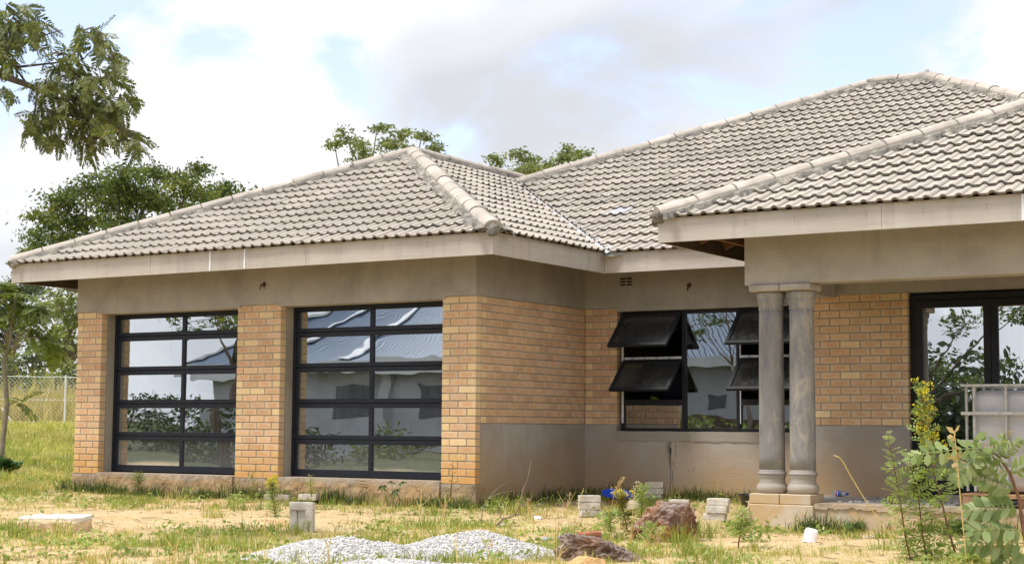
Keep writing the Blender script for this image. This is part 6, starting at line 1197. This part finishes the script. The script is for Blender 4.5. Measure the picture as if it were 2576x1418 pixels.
for sx in (-1, 1):
    a, b = Vector((0.205*sx, -0.018, 1.33-LOW)), Vector((0.262*sx, -0.040, 1.11-LOW)); p = a.lerp(b, 0.72); q_ = a.lerp(b, 0.97); MB().tube([p, q_], [0.062, 0.059], 14, False).make('arm_band', MAT['hi_vis'], per, True)
    f = MB(); hx, hy, hz_ = 0.12*sx, -0.31, 1.0-LOW                 # hands with five fingers resting on the ledge
    for k in range(4): x = hx+(k-1.5)*0.019; f.tube([(x, hy, hz_), (x, hy-0.035, hz_+0.012), (x, hy-0.065-0.006*(k in (1, 2)), hz_-0.004), (x, hy-0.08-0.008*(k in (1, 2)), hz_-0.025)], [0.009, 0.009, 0.008, 0.006], 7)
    f.tube([(hx-0.02*sx, hy+0.03, hz_), (hx-0.055*sx, hy+0.005, hz_), (hx-0.07*sx, hy-0.025, hz_-0.01)], [0.011, 0.010, 0.007], 7); f.make('fingers', MAT['skin'], per, True)
bm = bmesh.new(); bmesh.ops.create_icosphere(bm, subdivisions=3, radius=1.0)
for v in list(bm.verts):
    if v.co.z < -0.05 or (v.co.y < -0.75 and v.co.z < 0.35): bm.verts.remove(v)
me = bpy.data.meshes.new('hair'); bm.to_mesh(me); bm.free(); me.materials.append(MAT['hair']); ob('hair', me, per, (0, -0.165, 1.43), (R(50), 0, 0), (0.098, 0.108, 0.100))
FM = Matrix.Translation((0, -0.155, 1.41))@Matrix.Rotation(R(50), 4, 'X')@Matrix.Translation((0, 0.035, -1.64))
f = MB(); f.tube([(0, -0.118, 1.655), (0, -0.142, 1.625), (0, -0.125, 1.615)], [0.010, 0.015, 0.010], 8); f.make('nose', MAT['skin'], per, True).matrix_local = FM
for sx in (-1, 1):
    f = MB(); f.lathe([(0.004, -0.012), (0.012, 0), (0.004, 0.012)], 0, 0, 10); o = f.make('eye', MAT['hair'], per, True); o.matrix_local = FM@Matrix.Translation((0.034*sx, -0.112, 1.662)); f = MB().tube([(0.088*sx, -0.02, 1.62), (0.100*sx, -0.015, 1.65), (0.092*sx, -0.02, 1.68)], [0.008, 0.014, 0.010], 8).make('ear', MAT['skin'], per, True); f.matrix_local = FM
MB().tube([(-0.028, -0.115, 1.588), (0, -0.122, 1.586), (0.028, -0.115, 1.588)], [0.004, 0.008, 0.004], 6).make('mouth', MAT['hair'], per, True).matrix_local = FM

# ================================================================ what stands across the yard and shows in the panes
simple('neighbour_wall', (0.47, 0.47, 0.47), 0.9, 0.15, 0.8); simple('roof_blue', (0.11, 0.16, 0.23), 0.45, 0.15, 1.2, 0.5); simple('white_trim', (0.68, 0.68, 0.68), 0.7, 0.08, 2); simple('dark_opening', (0.13, 0.13, 0.14), 0.4, 0.2, 3); simple('rusty_sheet', (0.13, 0.09, 0.065), 0.8, 0.4, 2)
NX0, NX1, NY0, NY1, NZ = -27.0, -9.0, -33.5, -24.5, 2.35; ng = -0.35
nh = thing('neighbour_house', 'grey plastered house with blue ribbed metal roof mirrored in the panes', 'house', (-17, -29, ng)); nb = Vector((-17, -29, ng))
def nbox(name, mat, x0, x1, y0, y1, z0, z1): o = MB().box(x0, x1, y0, y1, z0, z1); o.V = [tuple(Vector(v)-nb) for v in o.V]; return o.make(name, mat, nh)
nbox('wall', MAT['neighbour_wall'], NX0, NX1, NY0, NY1, ng, NZ+0.2)
for x, w_ in ((-25.0, 1.5), (-21.5, 1.5), (-18.2, 1.5), (-14.5, 1.2), (-10.75, 0.55)): nbox('window', MAT['dark_opening'], x, x+w_, NY1-0.05, NY1+0.03, 1.05, 1.05+min(0.9, w_*0.75))
for x in (-24, -19.6, -16, -12.4): nbox('pilaster', MAT['neighbour_wall'], x, x+0.4, NY1, NY1+0.25, ng, NZ+0.1)
nbox('fascia_board', MAT['white_trim'], NX0-0.6, NX1+0.6, NY1+0.58, NY1+0.62, NZ-0.05, NZ+0.22)
def ribbed(name, a, b, c, d, n):                      # corrugated sheet between eave a-b and top d-c
    a, b, c, d = map(Vector, (a, b, c, d)); nrm = (b-a).cross(d-a).normalized(); V = []; k = n*4
    for i in range(k+1): t = i/k; h = 0.035*math.sin(2*math.pi*i/4+0.8); V += [a.lerp(b, t)+nrm*h-nb, d.lerp(c, t)+nrm*h-nb]
    o = ob(name, mesh_of(name, V, [(2*i, 2*i+2, 2*i+3, 2*i+1) for i in range(k)], MAT['roof_blue'], True), nh)
ey, zt_ = NY1+0.6, 5.4; ym = (NY0+NY1)/2; hx = 4.2
ribbed('roof_slope', (NX1+0.6, ey, NZ+0.2), (NX0-0.6, ey, NZ+0.2), (NX0+hx, ym, zt_), (NX1-hx, ym, zt_), 95); ribbed('roof_slope', (NX0-0.6, ey, NZ+0.2), (NX0-0.6, NY0-0.6, NZ+0.2), (NX0+hx, ym, zt_), (NX0+hx, ym, zt_), 40); ribbed('roof_slope', (NX1+0.6, NY0-0.6, NZ+0.2), (NX1+0.6, ey, NZ+0.2), (NX1-hx, ym, zt_), (NX1-hx, ym, zt_), 40)
o = MB(); o.bar(Vector((NX0-0.6, ey, NZ+0.26))-nb, Vector((NX0+hx, ym, zt_+0.05))-nb, 0.35, 0.06); o.make('hip_flashing', MAT['white_trim'], nh)
for xa, xb in ((-24.2, -21.6), (-21.0, -20.0)): MB().bar(Vector((xa, ey, NZ+0.30))-nb, Vector((xb, ym+0.1, zt_+0.04))-nb, 0.30, 0.05).make('roof_flashing', MAT['white_trim'], nh)
fs = thing('sheet_fence', 'low rusty corrugated sheet fence mirrored in the entrance window', 'fence', (-8, -20.5, -0.35)); m = MB(); k = 160; V = []
for i in range(k+1): x = -4.0+8.0*i/k; V += [(x, 0.02*math.sin(i*1.57), 0.0), (x, 0.02*math.sin(i*1.57), 1.15)]
ob('sheet', mesh_of('sheet', V, [(2*i, 2*i+2, 2*i+3, 2*i+1) for i in range(k)], MAT['rusty_sheet'], True), fs)
for i, (x, y, h, r, mt, lb) in enumerate(((-24.6, -19.5, 2.4, 1.9, 'leaf_dark', 'farthest left shrub mirrored low in the left garage door'), (-20.6, -18.0, 1.5, 1.6, 'leaf_dark', 'tall shrub mirrored in the left garage door'), (-17.4, -17.5, 1.3, 1.5, 'leaf_dark', 'dark shrub mirrored in the lower left garage door panes'), (-14.4, -17.5, 1.0, 1.2, 'leaf_tree', 'green shrub mirrored low in the right garage door'), (-11.6, -17.8, 1.15, 1.1, 'leaf_light', 'light shrub mirrored in the right garage door'), (-8.9, -18.5, 1.25, 1.4, 'leaf_light', 'light green shrub mirrored low in the entrance window'), (-6.2, -18.8, 1.2, 1.3, 'leaf_weed', 'bright shrub mirrored low in the entrance window, right side'))):
    b = np.array([x, y, -0.4]); tree('shrub', lb, b, [((x, y, -0.3+h*0.45), (r, r*0.7, h*0.55)), ((x+r*0.7, y+0.3, -0.3+h*0.3), (r*0.7, r*0.6, h*0.4)), ((x-r*0.7, y-0.2, -0.3+h*0.35), (r*0.7, r*0.6, h*0.45))], 0.16, mt, 7, 24, 0.30, 0.05, 0.4, seed=140+i, cat='shrub', group='shrubs across the yard')
tree('yard_tree', 'tree mirrored at the top of the left garage door', (-18.5, -16.0, -0.4), [((-17.2, -15.0, 3.3), (1.1, 1.0, 0.6)), ((-18.2, -15.6, 4.0), (1.2, 1.0, 0.6)), ((-19.4, -16.5, 3.5), (1.2, 1.0, 0.6)), ((-17.6, -16.6, 4.5), (1.0, 0.9, 0.5))], 0.15, 'leaf_tree', 7, 22, 0.28, 0.13, 0.6, seed=160)
tree('yard_tree', 'slim tree mirrored in the entrance window', (-7.0, -18.2, -0.4), [((-8.1, -18.4, 3.2), (0.7, 0.7, 0.45)), ((-6.6, -18.0, 3.8), (0.7, 0.7, 0.5)), ((-7.5, -18.2, 4.4), (0.9, 0.8, 0.5))], 0.13, 'leaf_tree', 8, 26, 0.24, 0.06, 0.6, 'bark_grey', seed=161)
tree('yard_tree', 'spreading tree mirrored in the porch door', (-4.4, -21.5, -0.4), [((-3.0, -21.5, 2.1), (0.7, 0.7, 0.35)), ((-1.9, -21.0, 3.3), (0.7, 0.6, 0.35)), ((-2.2, -21.8, 1.8), (0.55, 0.6, 0.3)), ((-0.8, -22.0, 3.7), (0.9, 0.9, 0.4)), ((-3.4, -21.4, 3.6), (0.7, 0.7, 0.3)), ((-1.2, -21.6, 2.4), (0.5, 0.6, 0.3))], 0.13, 'leaf_tree', 11, 30, 0.20, 0.10, 0.5, seed=162)
belt('yard_woodland', 'dense trees beyond the yard mirrored in the porch door', [(-24, -42), (-5, -43), (8, -44), (24, -46)], 4.4, 19, 'leaf_dark', 60000, 0.32)
